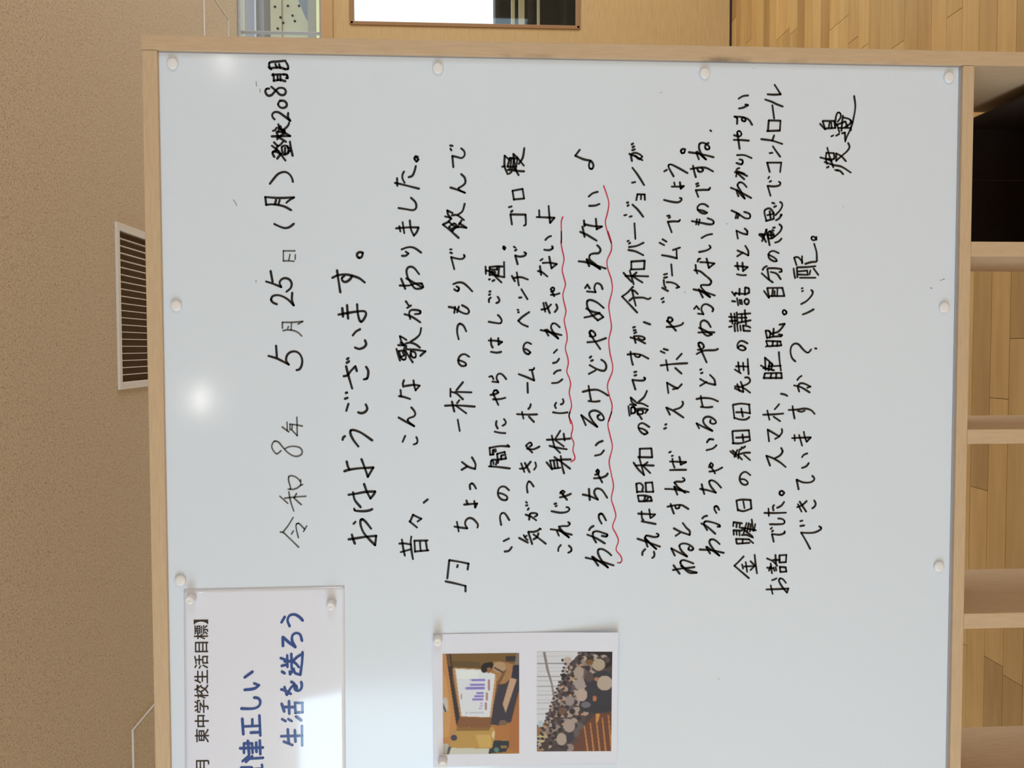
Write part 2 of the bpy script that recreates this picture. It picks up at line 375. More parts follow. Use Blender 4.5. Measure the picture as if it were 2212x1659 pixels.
# grubby wear along the inner edge of the right-hand stile, where hands touch it
m_worn = m_frame.copy(); m_worn.name = 'beech_laminate_worn'; nt = m_worn.node_tree
b_ = nt.nodes['Principled BSDF']; src = b_.inputs['Base Color'].links[0].from_socket
tc = nt.nodes.new('ShaderNodeTexCoord'); sx = nt.nodes.new('ShaderNodeSeparateXYZ'); nt.links.new(tc.outputs['Object'], sx.inputs[0])
edge = nt.nodes.new('ShaderNodeMapRange'); edge.inputs['From Min'].default_value = bx_r + .0075; edge.inputs['From Max'].default_value = bx_r + .001
nz = nt.nodes.new('ShaderNodeTexNoise'); nz.inputs['Scale'].default_value = 16; nz.inputs['Detail'].default_value = 6
nr = nt.nodes.new('ShaderNodeMapRange'); nr.inputs['From Min'].default_value = .5; nr.inputs['From Max'].default_value = .72
zr = nt.nodes.new('ShaderNodeMapRange'); zr.inputs['From Min'].default_value = 1.35; zr.inputs['From Max'].default_value = 1.1
zr2 = nt.nodes.new('ShaderNodeMapRange'); zr2.inputs['From Min'].default_value = .62; zr2.inputs['From Max'].default_value = .8
nt.links.new(tc.outputs['Object'], nz.inputs['Vector']); nt.links.new(nz.outputs['Fac'], nr.inputs[0]); nt.links.new(sx.outputs[0], edge.inputs[0])
nt.links.new(sx.outputs[2], zr.inputs[0]); nt.links.new(sx.outputs[2], zr2.inputs[0])
def mul(a, b__):
    q_ = nt.nodes.new('ShaderNodeMath'); q_.operation = 'MULTIPLY'; nt.links.new(a, q_.inputs[0]); nt.links.new(b__, q_.inputs[1]); return q_.outputs[0]
fac = mul(mul(edge.outputs[0], nr.outputs[0]), mul(zr.outputs[0], zr2.outputs[0]))
mm_ = nt.nodes.new('ShaderNodeMix'); mm_.data_type = 'RGBA'; nt.links.new(fac, mm_.inputs[0]); nt.links.new(src, mm_.inputs[6]); mm_.inputs[7].default_value = (*srgb(96, 80, 70), 1)
nt.links.new(mm_.outputs[2], b_.inputs['Base Color'])
right_stile.data.materials[0] = m_worn
obj('side_panel', bx(bx_r + .001, po_r - .001, .022, DEP, 0, bz_b), m_frame, unit, bevel=.001)
obj('side_panel', bx(LX - pw + .001, LX - .001, .022, DEP, 0, bz_b), m_frame, unit, bevel=.001)
obj('back_panel', bx(LX - pw, po_r, .0225, .03, bz_b + .001, zt_o), m_frame, unit)
obj('bottom_shelf', bx(LX, bx_r, FY + .001, DEP, .07, .092), m_frame_h, unit, bevel=.001)
obj('plinth', bx(LX, bx_r, .012, .03, 0, .07), m_frame_h, unit)
for y0, y1 in ((522, 554), (927, 958.5), (1324, 1357), (1730, 1763)):
    xa, xb = X(2160, y1, FY), X(2160, y0, FY)
    obj('divider', bx(xa, xb, FY, DEP, .092, zb_o), m_frame, unit, bevel=.001)
obj('divider', bx(-1.14, -1.116, FY, DEP, .092, zb_o), m_frame, unit, bevel=.001)

# open dark box in the right-hand cubby
bxr = at(2107, 258, .10); rim_z = .38
tb = thing('storage_box', 'dark brown open storage box standing in the right-hand cubby', 'box', (.29, .165, .092))
obj('box_side', bx(.4295, .4335, .03, .304, .0925, rim_z), m_box, tb)
obj('box_side', bx(.176, .18, .03, .304, .0925, rim_z), m_box, tb)
obj('box_back', bx(.18, .330, .300, .304, .0925, rim_z), m_box, tb)
obj('box_back', bx(.3308, .4295, .300, .304, .0925, rim_z), m_box, tb)
obj('box_front', bx(.18, .4295, .03, .034, .0925, rim_z - .06), m_box, tb)
obj('box_bottom', bx(.18, .4295, .034, .300, .0925, .0965), m_box, tb)

# ------------------------------------------------------------------ handwriting, stroke by stroke
CROPS = {'A1': (540, 110), 'A2': (540, 500), 'A3': (540, 890), 'B1': (940, 110), 'B2': (940, 500), 'B3': (940, 890),
         'C1': (1340, 110), 'C2': (1340, 500), 'C3': (1340, 890), 'D1': (1560, 190), 'D2': (1560, 500), 'D3': (1560, 890)}
K = 1659 / 415
def smooth_stroke(pts, step):
    """Catmull-Rom through the points; sharp turns stay sharp"""
    P = [Vector(p) for p in pts]
    if len(P) < 3: return P
    corner = [True] + [False] * (len(P) - 2) + [True]
    for i in range(1, len(P) - 1):
        a = P[i] - P[i - 1]; b = P[i + 1] - P[i]
        if a.length > 1e-9 and b.length > 1e-9 and a.angle(b) > math.radians(95): corner[i] = True
    out = [P[0]]
    for i in range(len(P) - 1):
        p1, p2 = P[i], P[i + 1]
        L = (p2 - p1).length
        t1 = (p2 - p1) * .9 if corner[i] else (p2 - P[i - 1]).normalized() * L * .95
        t2 = (p2 - p1) * .9 if corner[i + 1] else (P[i + 2] - p1).normalized() * L * .95
        n = max(2, int(L / step))
        for k in range(1, n + 1):
            t = k / n; t_2 = t * t; t3 = t_2 * t
            out.append(p1 * (2 * t3 - 3 * t_2 + 1) + t1 * (t3 - 2 * t_2 + t) + p2 * (-2 * t3 + 3 * t_2) + t2 * (t3 - t_2))
    return out
def ribbon(bm, pts, wd, y, rnd, step=.0022):
    """flat pen stroke with round ends in the plane Y=y; pts are (x, z)"""
    wd *= 1.14
    P = smooth_stroke(pts, step)
    Q = [P[0]]
    for p in P[1:]:
        if (p - Q[-1]).length > 1e-5: Q.append(p)
    if len(Q) == 1: Q.append(Q[0] + Vector((.0003, .0003)))
    n = len(Q); ph = rnd.random() * 6
    L = []; Rr = []
    for i, p in enumerate(Q):
        t = (Q[min(i + 1, n - 1)] - Q[max(i - 1, 0)])
        t = t.normalized() if t.length > 1e-9 else Vector((1, 0))
        h = wd / 2 * (1 + .10 * math.sin(ph + i * .35))
        nv = Vector((-t.y, t.x)) * h
        if 0 < i < n - 1:                       # fan joint where the line turns hard
            a = (Q[i] - Q[i - 1]); b = (Q[i + 1] - Q[i])
            if a.angle(b) > .6:
                bm.faces.new([bm.verts.new((p.x + h * math.cos(c * math.pi / 5), y, p.y + h * math.sin(c * math.pi / 5))) for c in range(10)])
        L.append(bm.verts.new((p.x + nv.x, y, p.y + nv.y))); Rr.append(bm.verts.new((p.x - nv.x, y, p.y - nv.y)))
    for i in range(n - 1): bm.faces.new((L[i], L[i + 1], Rr[i + 1], Rr[i]))
    for p, q, a, b in ((Q[0], Q[1], L[0], Rr[0]), (Q[-1], Q[-2], Rr[-1], L[-1])):
        h = wd / 2; v = (p - q).normalized() if (p - q).length > 1e-9 else Vector((1, 0)); a0 = math.atan2(v.y, v.x)
        arc = [bm.verts.new((p.x + h * math.cos(a0 + s), y, p.y + h * math.sin(a0 + s))) for s in (-1.2, -.6, 0, .6, 1.2)]
        try: bm.faces.new([b] + arc + [a]) if a is Rr[-1] else bm.faces.new([a] + arc + [b])
        except ValueError: pass
def write(name, data, m, wd, parent=None, y=-.0004, origin=None, scale=None, label=None, n=0):
    """data: (crop key, 'x y x y/x y ...') -- measured pen paths carried onto the board plane.
    n: how many characters the strokes make; strokes are gathered into n neighbours along the line"""
    strokes = []
    for key, s in data:
        ox, oy = CROPS[key] if isinstance(key, str) else key
        k = scale or K
        for st in s.split('/'):
            v = [float(q) for q in st.split()]
            strokes.append([(ox + v[i] / k, oy + v[i + 1] / k) for i in range(0, len(v), 2)])
    strokes.sort(key=lambda q: max(p[1] for p in q))
    groups = [[q] for q in strokes]
    if n:
        span = lambda g: (min(p[1] for q in g for p in q), max(p[1] for q in g for p in q))
        groups.sort(key=lambda g: -sum(span(g)))
        while len(groups) > n:
            best = None
            for i in range(len(groups) - 1):
                a0, a1 = span(groups[i]); b0, b1 = span(groups[i + 1])
                gap = max(a0, b0) - min(a1, b1)
                cost = gap + .35 * max(0, max(a1, b1) - min(a0, b0) - 38)
                if best is None or cost < best[0]: best = (cost, i)
            i = best[1]; groups[i] += groups.pop(i + 1)
    else: groups = [strokes]
    rnd = random.Random(len(data)); o = None
    par = parent or panel
    for g in groups:
        bm = bmesh.new()
        for q in g:
            pts = []
            for px, py in q:
                p = at(px, py, y); pts.append((p.x, p.z))
            ribbon(bm, pts, wd, y, rnd)
        for f in bm.faces: f.normal_update()
        for f in bm.faces:
            if f.normal.y > 0: f.normal_flip()
        me = bpy.data.meshes.new(name); bm.to_mesh(me); bm.free(); me.materials.append(m)
        o = bpy.data.objects.new(name, me); COL.objects.link(o)
        o.parent = par
        if not par.parent: o.matrix_parent_inverse = Matrix.Translation(par.location).inverted()
        if label: o['label'] = label
        if name == 'stray_pen_mark': o['kind'] = 'stuff'
    return o
BK = .0029
write('written_character', [('A1', "162 140 182 158/178 150 250 142 300 155/172 148 168 103 235 92 305 85/232 146 220 115/260 148 252 115/298 157 328 155 326 125 312 98/205 258 206 235 200 200/192 208 240 203 290 203/290 203 318 208 325 235/205 258 260 250 305 262/240 252 238 212/264 255 262 212/312 235 325 232"),
 ('A1', "165 325 142 328 132 350 145 378 165 388 190 378 215 350 240 325 265 318 295 325 310 350 300 375 280 382 255 375 230 350 208 330 185 310/260 428 242 460 262 488 292 492 315 478 315 450 290 430 265 432/212 590 195 572 193 545 215 528 245 530 285 555 347 603/347 603 328 572 330 537"),
 ('A1', "188 738 270 736 347 735/235 762 240 740 230 700/245 745 280 765 310 785/255 740 290 715 300 690/200 690 215 685 230 665/245 635 250 665 245 700/250 660 290 700 345 735/262 650 275 690 310 665 332 640 337 620/245 695 300 710 290 680"),
 ('A1', "210 915 195 885 205 868 255 885 305 945/235 930 265 890/190 820 230 850/208 790 245 820 285 785/240 820 225 850/205 868 240 860 265 890/285 895 275 830 300 818 325 825 330 880 298 895/303 890 303 838/330 868 350 862/325 835 345 840/345 785 352 835 368 905")], m_black, .0031, n=7)
write('written_character', [('A1', "172 1147 200 1110 240 1065 280 1047 315 1048 345 1070 365 1105 370 1130/140 1330 175 1325 240 1330 300 1345 355 1375/140 1330 132 1262/132 1262 250 1270 380 1265/380 1265 345 1285 315 1310/215 1325 225 1287/245 1325 257 1288/210 1495 260 1518 300 1530 340 1522 378 1493"),
 ('A2', "178 342 195 435/140 433 195 450 270 480/270 480 255 440 275 412 305 403 340 415 360 450 350 490 315 520/232 628 200 615 182 590 195 560 235 550 280 560 330 590 378 638/378 638 362 590 365 530/225 987 232 1085/160 1075 235 1098 335 1150/335 1150 312 1115 320 1070 350 1042 395 1037 430 1060 450 1105 445 1160 425 1192 402 1197")], m_black, .003, n=6)
write('written_character', [('A2', "290 255 330 254 380 258/288 255 288 168/288 168 388 168/335 250 340 225 345 200/390 240 392 202/285 857 320 850 370 855 410 870 447 903/280 835 280 785/280 785 370 785 455 777/455 777 415 800/355 850 358 790/325 838 332 822"),
 ('A3', "278 130 335 172/320 88 322 160/345 155 345 105/345 105 400 112 452 122/365 110 362 150/355 150 408 205/408 205 405 45/268 335 232 362 210 345 188 305 195 270 215 252 245 260 280 300 320 345 370 378 410 383 445 365 450 335 430 308 385 297 340 300 300 318"),
 ('A3', "258 728 325 788/300 745 385 735 482 728/335 690 350 770 378 855/380 742 402 705/380 742 410 772 443 800/330 668 350 662 335 600 335 560 355 550 400 565 435 600/345 668 375 668 410 655 440 630/437 585 438 635 455 627/372 912 330 980 285 1038/262 1038 285 1040 340 1090 420 1168/358 1055 375 1028/418 1085 400 1010 400 970 420 962 460 1000 472 1012/490 985 462 1032")], m_grey, .0021, label='faded grey handwriting', n=6)
write('written_character', [('A2', "975 185 950 178 927 190 925 212 942 228 962 222 972 200 970 185/752 337 762 410 780 525/712 400 760 378 830 372 890 385 945 405 990 440/880 385 865 412 825 437 798 425 795 400 815 385/797 662 803 735/838 637 847 752/925 630 930 700 945 765 960 780 985 755 1003 710 990 690 940 690 850 703 765 718/950 845 915 865 888 897/908 1003 940 1015 980 1003 1003 975 993 940/835 1135 855 1122/838 1103 850 1095/830 1165 850 1245 882 1355/810 1250 840 1243 875 1200 910 1165 922 1205/1003 1170 1020 1200 1020 1240 1010 1270 985 1277/820 1445 842 1437/828 1395 838 1392/850 1490 840 1520 832 1548/1000 1495 1013 1530 995 1558 960 1570 935 1562"),
 ('A3', "800 240 805 220 820 210/935 297 895 245 868 190 870 160 900 157 960 180 1055 245/835 428 845 470 858 497/815 512 850 500 940 487 1065 480/1065 480 1018 560/1018 560 990 480 963 408/900 837 905 850 960 857 1020 853 1055 840/890 695 905 760 955 822/852 715 920 705 1000 690 1080 687/1080 687 1070 710 1040 747/1040 747 1010 690 985 622/895 965 910 950/880 1060 890 1095 905 1137/852 1100 910 1092 1000 1078 1090 1070/1090 1070 1080 1150/1080 1150 1030 1100 980 1040 955 975 955 935 970 927 1000 950 1045 1007")], m_black, .0033, n=10)
write('written_character', [('A1', "1450 915 1430 910 1420 930 1438 955 1454 938 1438 920/1270 1100 1272 1165/1252 1140 1300 1150 1380 1170 1460 1190/1335 1138 1316 1100 1318 1065 1330 1043/1370 1090 1400 1080 1420 1040 1432 995/1283 1357 1350 1367 1410 1375 1435 1355 1430 1310 1390 1268/1290 1515 1298 1558/1318 1480 1332 1572/1380 1465 1390 1540 1415 1595/1415 1595 1440 1565 1455 1525/1455 1525 1370 1524 1262 1532"),
 ('A2', "1312 210 1345 210 1368 190 1345 175/1310 155 1350 140 1390 135 1430 148 1478 183/1305 408 1340 495/1293 467 1370 467 1430 450 1485 450/1480 450 1495 480 1460 495 1425 492 1395 455 1360 390 1352 335 1370 308 1410 310 1460 368/1350 405 1420 445 1490 485/1355 615 1345 603/1370 638 1360 625/1358 660 1390 640/1335 715 1370 725 1420 750 1470 785/1383 755 1375 700 1390 680 1430 678 1470 688 1468 708 1425 714"),
 ('A2', "1265 1015 1278 1060 1295 1115/1300 1085 1285 1035 1330 1030 1345 1060 1340 1105 1315 1105 1302 1080/1310 1080 1330 1070 1320 1045/1280 982 1330 982/1300 960 1350 1005/1330 1010 1360 1060 1405 1130/1350 1018 1430 1022 1515 1035/1515 1035 1470 1075/1385 1080 1390 1035 1425 1045 1430 1085 1405 1088 1388 1060/1295 905 1310 955 1350 990/1295 905 1325 920 1350 937/1345 968 1380 960 1430 975 1467 1003/1390 950 1430 925 1465 890 1478 835"),
 ('A2', "1300 1370 1305 1422/1287 1422 1330 1430 1382 1447/1330 1285 1320 1315 1325 1342/1340 1335 1420 1325 1465 1332/1465 1332 1430 1372/1430 1372 1418 1330 1412 1287/1283 1607 1330 1634 1418 1682/1418 1682 1375 1650 1362 1628 1375 1612 1415 1598 1428 1575 1415 1545 1393 1520"),
 ('A3', "1340 207 1328 235 1318 257/1437 218 1447 245 1440 270 1415 280/1535 755 1500 783/1378 945 1442 997/1382 948 1408 888/1408 888 1440 905 1480 922/1480 922 1448 945/1312 1103 1322 1170 1337 1240/1290 1137 1330 1135 1390 1145/1303 1210 1385 1187/1393 1077 1388 1120 1395 1200 1407 1270/1425 1207 1420 1112/1420 1112 1533 1110/1425 1205 1540 1195/1475 1200 1470 1160 1468 1120/1530 1195 1518 1115")], m_black, BK, n=14)
write('written_character', [('B1', "140 858 132 845/150 820 130 817/157 1003 148 908/148 908 185 915 230 925 255 900 250 865 225 842/132 1180 180 1195 257 1225/257 1225 215 1205 200 1185 235 1165 260 1140 255 1095 225 1065/67 1500 130 1550 203 1615/70 1498 115 1475 130 1455/118 1475 160 1510 200 1520/150 1555 120 1520 165 1490 195 1518/155 1550 180 1520/205 1500 228 1465/210 1488 270 1528/270 1528 210 1520 150 1532/87 1430 135 1440/105 1378 110 1410 140 1450/105 1378 150 1400/145 1420 190 1418 248 1460/195 1415 235 1385 255 1320"),
 ('B2', "140 155 130 155/145 188 130 182/165 325 138 222/138 222 190 235 235 237 255 215 248 203/165 500 195 515 205 490 185 475/158 455 200 440 240 445 280 475 320 517/117 652 160 660 230 700 275 712 293 695 280 665 232 637/165 703 172 652/190 697 205 650/203 930 190 870 195 815 213 797 245 815 268 862/200 1112 225 1118 262 1137 265 1157 230 1162 205 1140 200 1105 220 1070 255 1060 293 1082"),
 ('B2', "85 1505 180 1502 342 1513/145 1470 165 1555/180 1505 268 1570/190 1482 208 1458/132 1360 132 1425/140 1385 185 1400 240 1450/175 1385 313 1390/185 1370 240 1302"),
 ('B3', "195 68 212 163/232 433 290 475 345 492/345 492 348 450 318 392/228 500 275 472/303 667 300 630 318 617 335 630 352 660/270 765 280 795/250 800 310 795 362 790/362 790 345 825/345 825 338 770/188 950 203 1030/168 990 230 1000 277 1005/277 1005 258 965 270 930 300 915 335 930 370 975 365 997/90 1463 170 1480 262 1503/262 1503 262 1550/105 1437 122 1280/122 1280 200 1292 288 1310/288 1310 280 1360/190 1340 195 1322")], m_black, BK, n=15)
write('written_character', [('B2', "590 130 605 140 598 155 588 142 597 132/435 305 438 365/438 338 475 345 515 375/470 378 470 308/470 308 525 302 582 303/475 372 540 385 598 395/475 325 510 330 535 328/535 328 535 308/490 345 520 352/470 345 530 378/545 385 552 305/595 265 597 380/520 390 572 440/465 415 472 413/495 428 512 420/468 520 478 517/465 548 475 543/480 572 465 585 465 610/540 565 555 590 548 610 528 618/463 780 520 790 565 792 575 770 560 740 542 722/482 1040 535 1047 570 1040/482 925 485 980 497 1003/463 942 530 945 578 955/578 955 548 978/548 978 545 922"),
 ('B2', "468 1255 490 1250 503 1275/495 1297 545 1302/545 1302 530 1265 540 1235 565 1228 590 1245 613 1275/478 1412 520 1405 545 1390 530 1372 510 1375 502 1395/500 1400 545 1497/500 1450 560 1448 605 1437"),
 ('B3', "515 170 560 180 605 183/530 80 525 110 540 142/595 62 610 85 605 105 583 118/470 310 475 370/475 370 505 366/470 310 560 295 640 298/640 298 625 285/500 368 500 330 522 325/510 345 525 340/465 470 540 475 645 488/482 470 488 418 540 415/505 450 502 430/525 455 532 428/542 440 545 415/535 362 540 412/540 412 612 402/535 362 600 345/600 345 612 402/572 410 570 380 590 372/548 700 575 705 620 730 620 755 600 762 565 750 543 715 545 675 565 648 600 645 637 675/570 975 560 905 575 875 600 875 640 933/637 1093 592 1115/600 1205 635 1200 662 1167")], m_black, BK, n=12)
write('written_character', [('B1', "580 1000 600 996/625 1063 600 998 600 905/600 905 640 940/625 1000 645 925/625 1000 700 1003/645 925 695 930/650 1000 660 928/672 1000 680 930/675 890 720 935 765 990/675 900 690 1000/722 975 755 925 770 840/640 1020 700 1022/625 1028 690 1035 768 1040/690 1020 720 1072/640 1060 660 1045/700 1000 712 920/680 1285 668 1208/668 1208 755 1192/755 1192 768 1275/680 1283 768 1275/638 1350 660 1343/655 1390 668 1380/663 1498 650 1412/650 1412 780 1414/780 1414 782 1500 768 1508"),
 ('B2', "680 132 692 140/690 165 702 158/712 283 692 208/692 208 730 218 775 208 784 190 770 180/663 385 688 430/705 355 722 465/680 402 740 395 800 415/725 572 745 570/745 500 797 585/712 677 718 678/716 698 722 698/812 697 750 740 718 772/718 772 750 800 800 822/778 1015 800 1025 822 1045 805 1060 775 1045 762 1010 770 975 795 958 828 972/723 1233 790 1258 855 1287/855 1287 835 1198/815 1197 850 1192 855 1180/797 1308 800 1393/708 1578 800 1582 880 1580/750 1560 762 1615/810 1600 853 1645/805 1533 820 1515 825 1493"),
 ('B3', "785 290 810 268 825 265 835 285 815 300/788 298 838 350/795 318 850 322 900 300/743 445 770 517/775 440 815 520/732 490 775 485 825 430/865 437 872 470 855 497/798 695 792 640 808 600 825 608 850 643/785 778 792 784/785 808 797 806/800 845 808 832/782 887 830 905 872 935/812 930 820 880 850 873 880 880 880 893 862 903/725 1088 800 1128/765 1065 785 1095 798 1105/775 1080 790 1070/838 1140 805 1040/805 1035 850 1035 885 1025 905 1008/905 1008 912 1012/850 1100 880 1080 892 1048/850 1058 900 1095 955 1138")], m_black, BK, n=16)
write('written_character', [('B1', "898 1377 900 1432/878 1435 960 1438 1030 1442/1030 1442 993 1485/993 1485 985 1410 980 1340"),
 ('B2', "1000 40 975 50 952 73/943 158 985 162 1015 145 1010 128/910 250 927 238/905 300 915 375/888 342 920 350 968 388/930 272 990 270 1050 282/1050 282 1005 318/1005 318 995 270 985 218/998 500 1010 485 1028 490 1025 512 1003 520/1003 505 1028 558/1000 548 1040 545 1073 535/935 618 950 692/955 615 990 705/918 675 965 665 1000 632/1045 630 1055 655 1050 675 1033 695/912 852 960 862 1020 878 1090 895/950 850 978 900/965 848 1010 885 1063 925/1063 925 1020 870 1000 825 1015 795 1040 797 1075 827/1052 1022 1025 1048/1018 1137 1050 1128 1070 1100/1083 1198 1050 1205 1025 1228/1010 1310 1060 1305 1098 1278/1018 1562 1080 1570 1143 1563/1045 1480 1033 1500 1042 1525/1103 1450 1110 1470 1100 1488 1085 1493"),
 ('B3', "988 293 1060 310 1135 322/1030 305 1078 352/965 240 1060 237 1165 230/1007 205 1027 290/1040 245 1110 297/1040 228 1080 163/1110 188 1118 245/962 435 1010 495/1010 495 992 420/992 420 1090 412 1170 410/1008 490 1080 482/1035 488 1025 425/1060 480 1052 420/1030 390 1100 440 1165 490/1085 382 1095 460 1113 530/1080 702 1100 680 1118 690 1100 712/1085 690 1138 758/1078 738 1130 725 1172 707/1030 795 1045 790/1040 815 1050 810/1005 857 1080 870 1140 862 1160 840 1150 825 1135 822/998 1013 1060 1022 1120 1045 1180 1060/1050 1025 1068 1068/1068 1012 1110 1050 1155 1083/1155 1083 1100 1030 1068 990 1110 985 1145 985 1163 965 1150 952/1085 1150 1065 1175 1063 1200/1155 1155 1175 1175 1175 1200 1150 1215")], m_black, BK, n=15)
write('written_character', [('B1', "1248 855 1210 905/1210 905 1280 935 1340 948/1340 948 1328 985 1335 1015 1355 1018 1367 990 1355 960 1340 948/1403 1217 1360 1230 1327 1257/1330 1338 1385 1335 1418 1322/1285 1465 1290 1512/1290 1498 1360 1512 1440 1517/1440 1517 1395 1540/1395 1540 1388 1450/1272 1518 1290 1605/1253 1563 1310 1588 1393 1638"),
 ('B2', "1240 258 1300 265 1380 290 1472 320/1308 242 1330 300/1312 240 1365 285 1425 325/1425 325 1380 280 1335 240 1335 205 1370 190 1410 188 1428 165 1420 140 1400 120/1295 488 1315 460 1335 492/1312 518 1385 525/1385 525 1375 490 1385 455 1405 447 1435 467 1445 498/1305 665 1350 690 1420 710 1452 740/1290 743 1350 730 1420 703/1452 740 1405 768/1405 768 1355 720 1315 650 1315 600 1345 592 1400 615 1455 660/1335 905 1365 910 1385 895 1370 868 1345 857 1333 875 1345 900/1340 890 1425 1015/1315 957 1390 950 1475 922/1335 1090 1348 1080/1347 1118 1362 1112/1335 1155 1400 1190 1460 1203 1478 1170 1465 1130 1435 1108/1328 1230 1385 1200/1325 1465 1380 1470 1420 1465/1325 1335 1335 1400 1345 1455/1275 1385 1340 1370 1400 1368 1450 1390 1493 1417"),
 ('B3', "1300 113 1262 28/1262 28 1330 80 1400 128/1400 128 1355 70 1330 20 1345 -5 1385 -12 1430 10 1455 45 1455 65 1430 72 1405 55 1405 32 1420 25/1447 250 1410 265 1387 288/1382 377 1430 365 1457 333/1382 542 1410 532 1415 510 1402 497 1393 515/1392 510 1442 607/1372 573 1430 568 1475 552 1490 532/1328 665 1335 760/1275 713 1330 725 1405 757/1405 757 1375 705 1378 675 1400 660 1440 675 1485 740/1437 963 1415 920 1417 885 1440 880 1475 935/1330 1020 1345 998 1368 985/1315 1060 1390 1090 1465 1135/1390 1127 1365 1080 1365 1040 1400 1030 1450 1045 1487 1060 1480 1075 1440 1070/1300 1258 1370 1275 1450 1297 1540 1325/1355 1250 1408 1327/1362 1252 1430 1300 1492 1343/1492 1343 1430 1270 1405 1215 1412 1187 1445 1185 1490 1210 1520 1237")], m_black, .003, n=16)
write('written_character', [('C1', "98 808 110 800/105 832 120 825/103 858 125 850/78 890 130 910 190 943/100 950 95 895 130 880 170 895 190 912 165 935 130 905/102 1138 128 1133/105 1010 150 1070 205 1158/138 1288 148 1238/148 1238 210 1240/210 1240 212 1285/178 1280 180 1245/57 1312 68 1308/62 1338 72 1332/35 1420 52 1416/82 1432 98 1428/105 1328 150 1370 197 1432/122 1490 130 1622"),
 ('C2', "62 85 72 80/75 105 85 98/70 160 130 172 198 205/75 135 140 125 200 98/28 358 60 395 98 435/82 342 115 455/45 385 140 385 240 388/110 390 190 440/105 385 140 355/95 328 95 262/95 260 210 253/90 328 205 325/210 253 205 325/110 478 60 530 15 562/15 562 80 630 145 700/78 598 105 575/133 640 115 570 103 510 118 510 150 540/130 572 200 572 240 585 260 575/203 783 258 803/110 830 126 825/115 855 132 852/120 880 138 870/88 915 150 935 215 967/132 962 118 905 160 903 205 915 210 930 180 938 155 920/88 1040 95 1100 108 1152/62 1063 120 1057 180 1067 242 1098/172 1065 165 1083 145 1085 128 1075 122 1060/120 1215 138 1212/122 1245 138 1240/130 1365 105 1282/105 1282 165 1288 205 1285 214 1270 205 1262"),
 ('C2', "70 1510 75 1560 80 1590/95 1575 95 1522 122 1520 125 1565 98 1570/85 1495 130 1500/90 1435 100 1475 135 1500/90 1435 130 1470/110 1510 145 1560 185 1620/130 1535 190 1530 237 1540/237 1540 215 1568/150 1580 155 1545 195 1550 190 1575 160 1578/140 1480 190 1487 237 1510/160 1470 205 1430 230 1378"),
 ('C3', "160 140 190 145 225 165 235 180 210 193 175 170 155 130 165 105 195 97 250 130/115 438 155 495 205 545/205 545 165 400/135 462 200 460 288 463/200 470 258 527/195 465 235 435/168 390 168 318/168 318 268 315/268 315 275 390/155 390 275 392/160 770 152 725/152 722 210 722 262 735/165 772 270 768/262 735 272 768/205 770 215 728/225 765 240 740/138 620 145 695/138 620 170 615 195 640 190 675/145 690 200 688/222 690 218 612/218 612 275 608/275 608 285 690/222 690 285 690/185 945 240 955 305 968/183 860 188 920 200 935/155 878 240 882 300 885/300 885 280 905 260 915/260 915 250 842/148 1095 210 1115 280 1140 342 1163/210 1088 235 1163/220 1098 265 1140 310 1183/310 1183 250 1130 215 1085 225 1068 290 1080 325 1075 330 1060 315 1050/215 1185 192 1210 190 1235/290 1207 295 1230 290 1250 275 1260")], m_black, BK, n=20)
write('written_character', [('C1', "560 850 538 847 523 862 532 882 552 878 558 858/380 1040 402 1027/460 1083 430 1030 415 990 435 980 500 1010 580 1055/465 1138 470 1158/445 1172 500 1172 548 1168/548 1168 522 1190/522 1190 515 1135/378 1287 440 1302 500 1307 527 1290 528 1275 515 1270/405 1425 425 1422/418 1442 430 1437/443 1565 410 1476/410 1476 460 1472 505 1472 515 1460"),
 ('C2', "365 68 398 88/340 98 378 118/360 205 420 215 488 232/488 232 485 160/455 160 515 140/440 285 448 380/378 372 403 366/378 400 403 395/362 487 412 515/375 420 380 465 392 485/400 438 440 440 480 455 508 480 485 487/355 585 372 575/365 612 376 606/402 775 430 783 452 765 437 745 415 745 412 765/405 770 480 857/400 825 480 820 530 805 543 790/350 1035 382 1050/375 1015 410 1025/348 1157 460 1145 578 1138/395 1113 410 1200/475 1180 528 1227/487 1103 530 1057/415 1395 403 1306/403 1306 460 1340 495 1357/455 1363 500 1350 530 1320/428 1582 398 1523/398 1521 460 1550 545 1607/465 1540 520 1520 542 1490 537 1470"),
 ('C3', "388 110 398 106/378 145 395 138/422 350 436 343/445 380 453 378/450 405 455 445 468 480/430 428 500 430 568 433/568 433 522 455/522 455 515 410 510 388/430 502 500 500 568 500/388 665 450 667 520 677 590 692/465 645 492 713/468 648 520 670 560 698/555 690 500 650 467 610 485 602 535 602 555 590 550 575 540 570/435 795 445 830 462 877/408 818 480 805 530 805 588 838/475 812 480 832 505 830 512 808/462 1005 520 1035 598 1062/598 1062 600 1030 570 1000 540 960/478 1070 515 1045/470 1240 440 1178/440 1178 510 1215 577 1248/577 1248 530 1200 510 1155 530 1138 570 1138 615 1160 630 1182 612 1195 588 1185 595 1168/460 1325 512 1397/455 1365 530 1352 600 1345 640 1340/525 1330 600 1370 660 1388/660 1388 600 1390 550 1350 518 1300 535 1280 570 1285 630 1308")], m_black, BK, n=21)
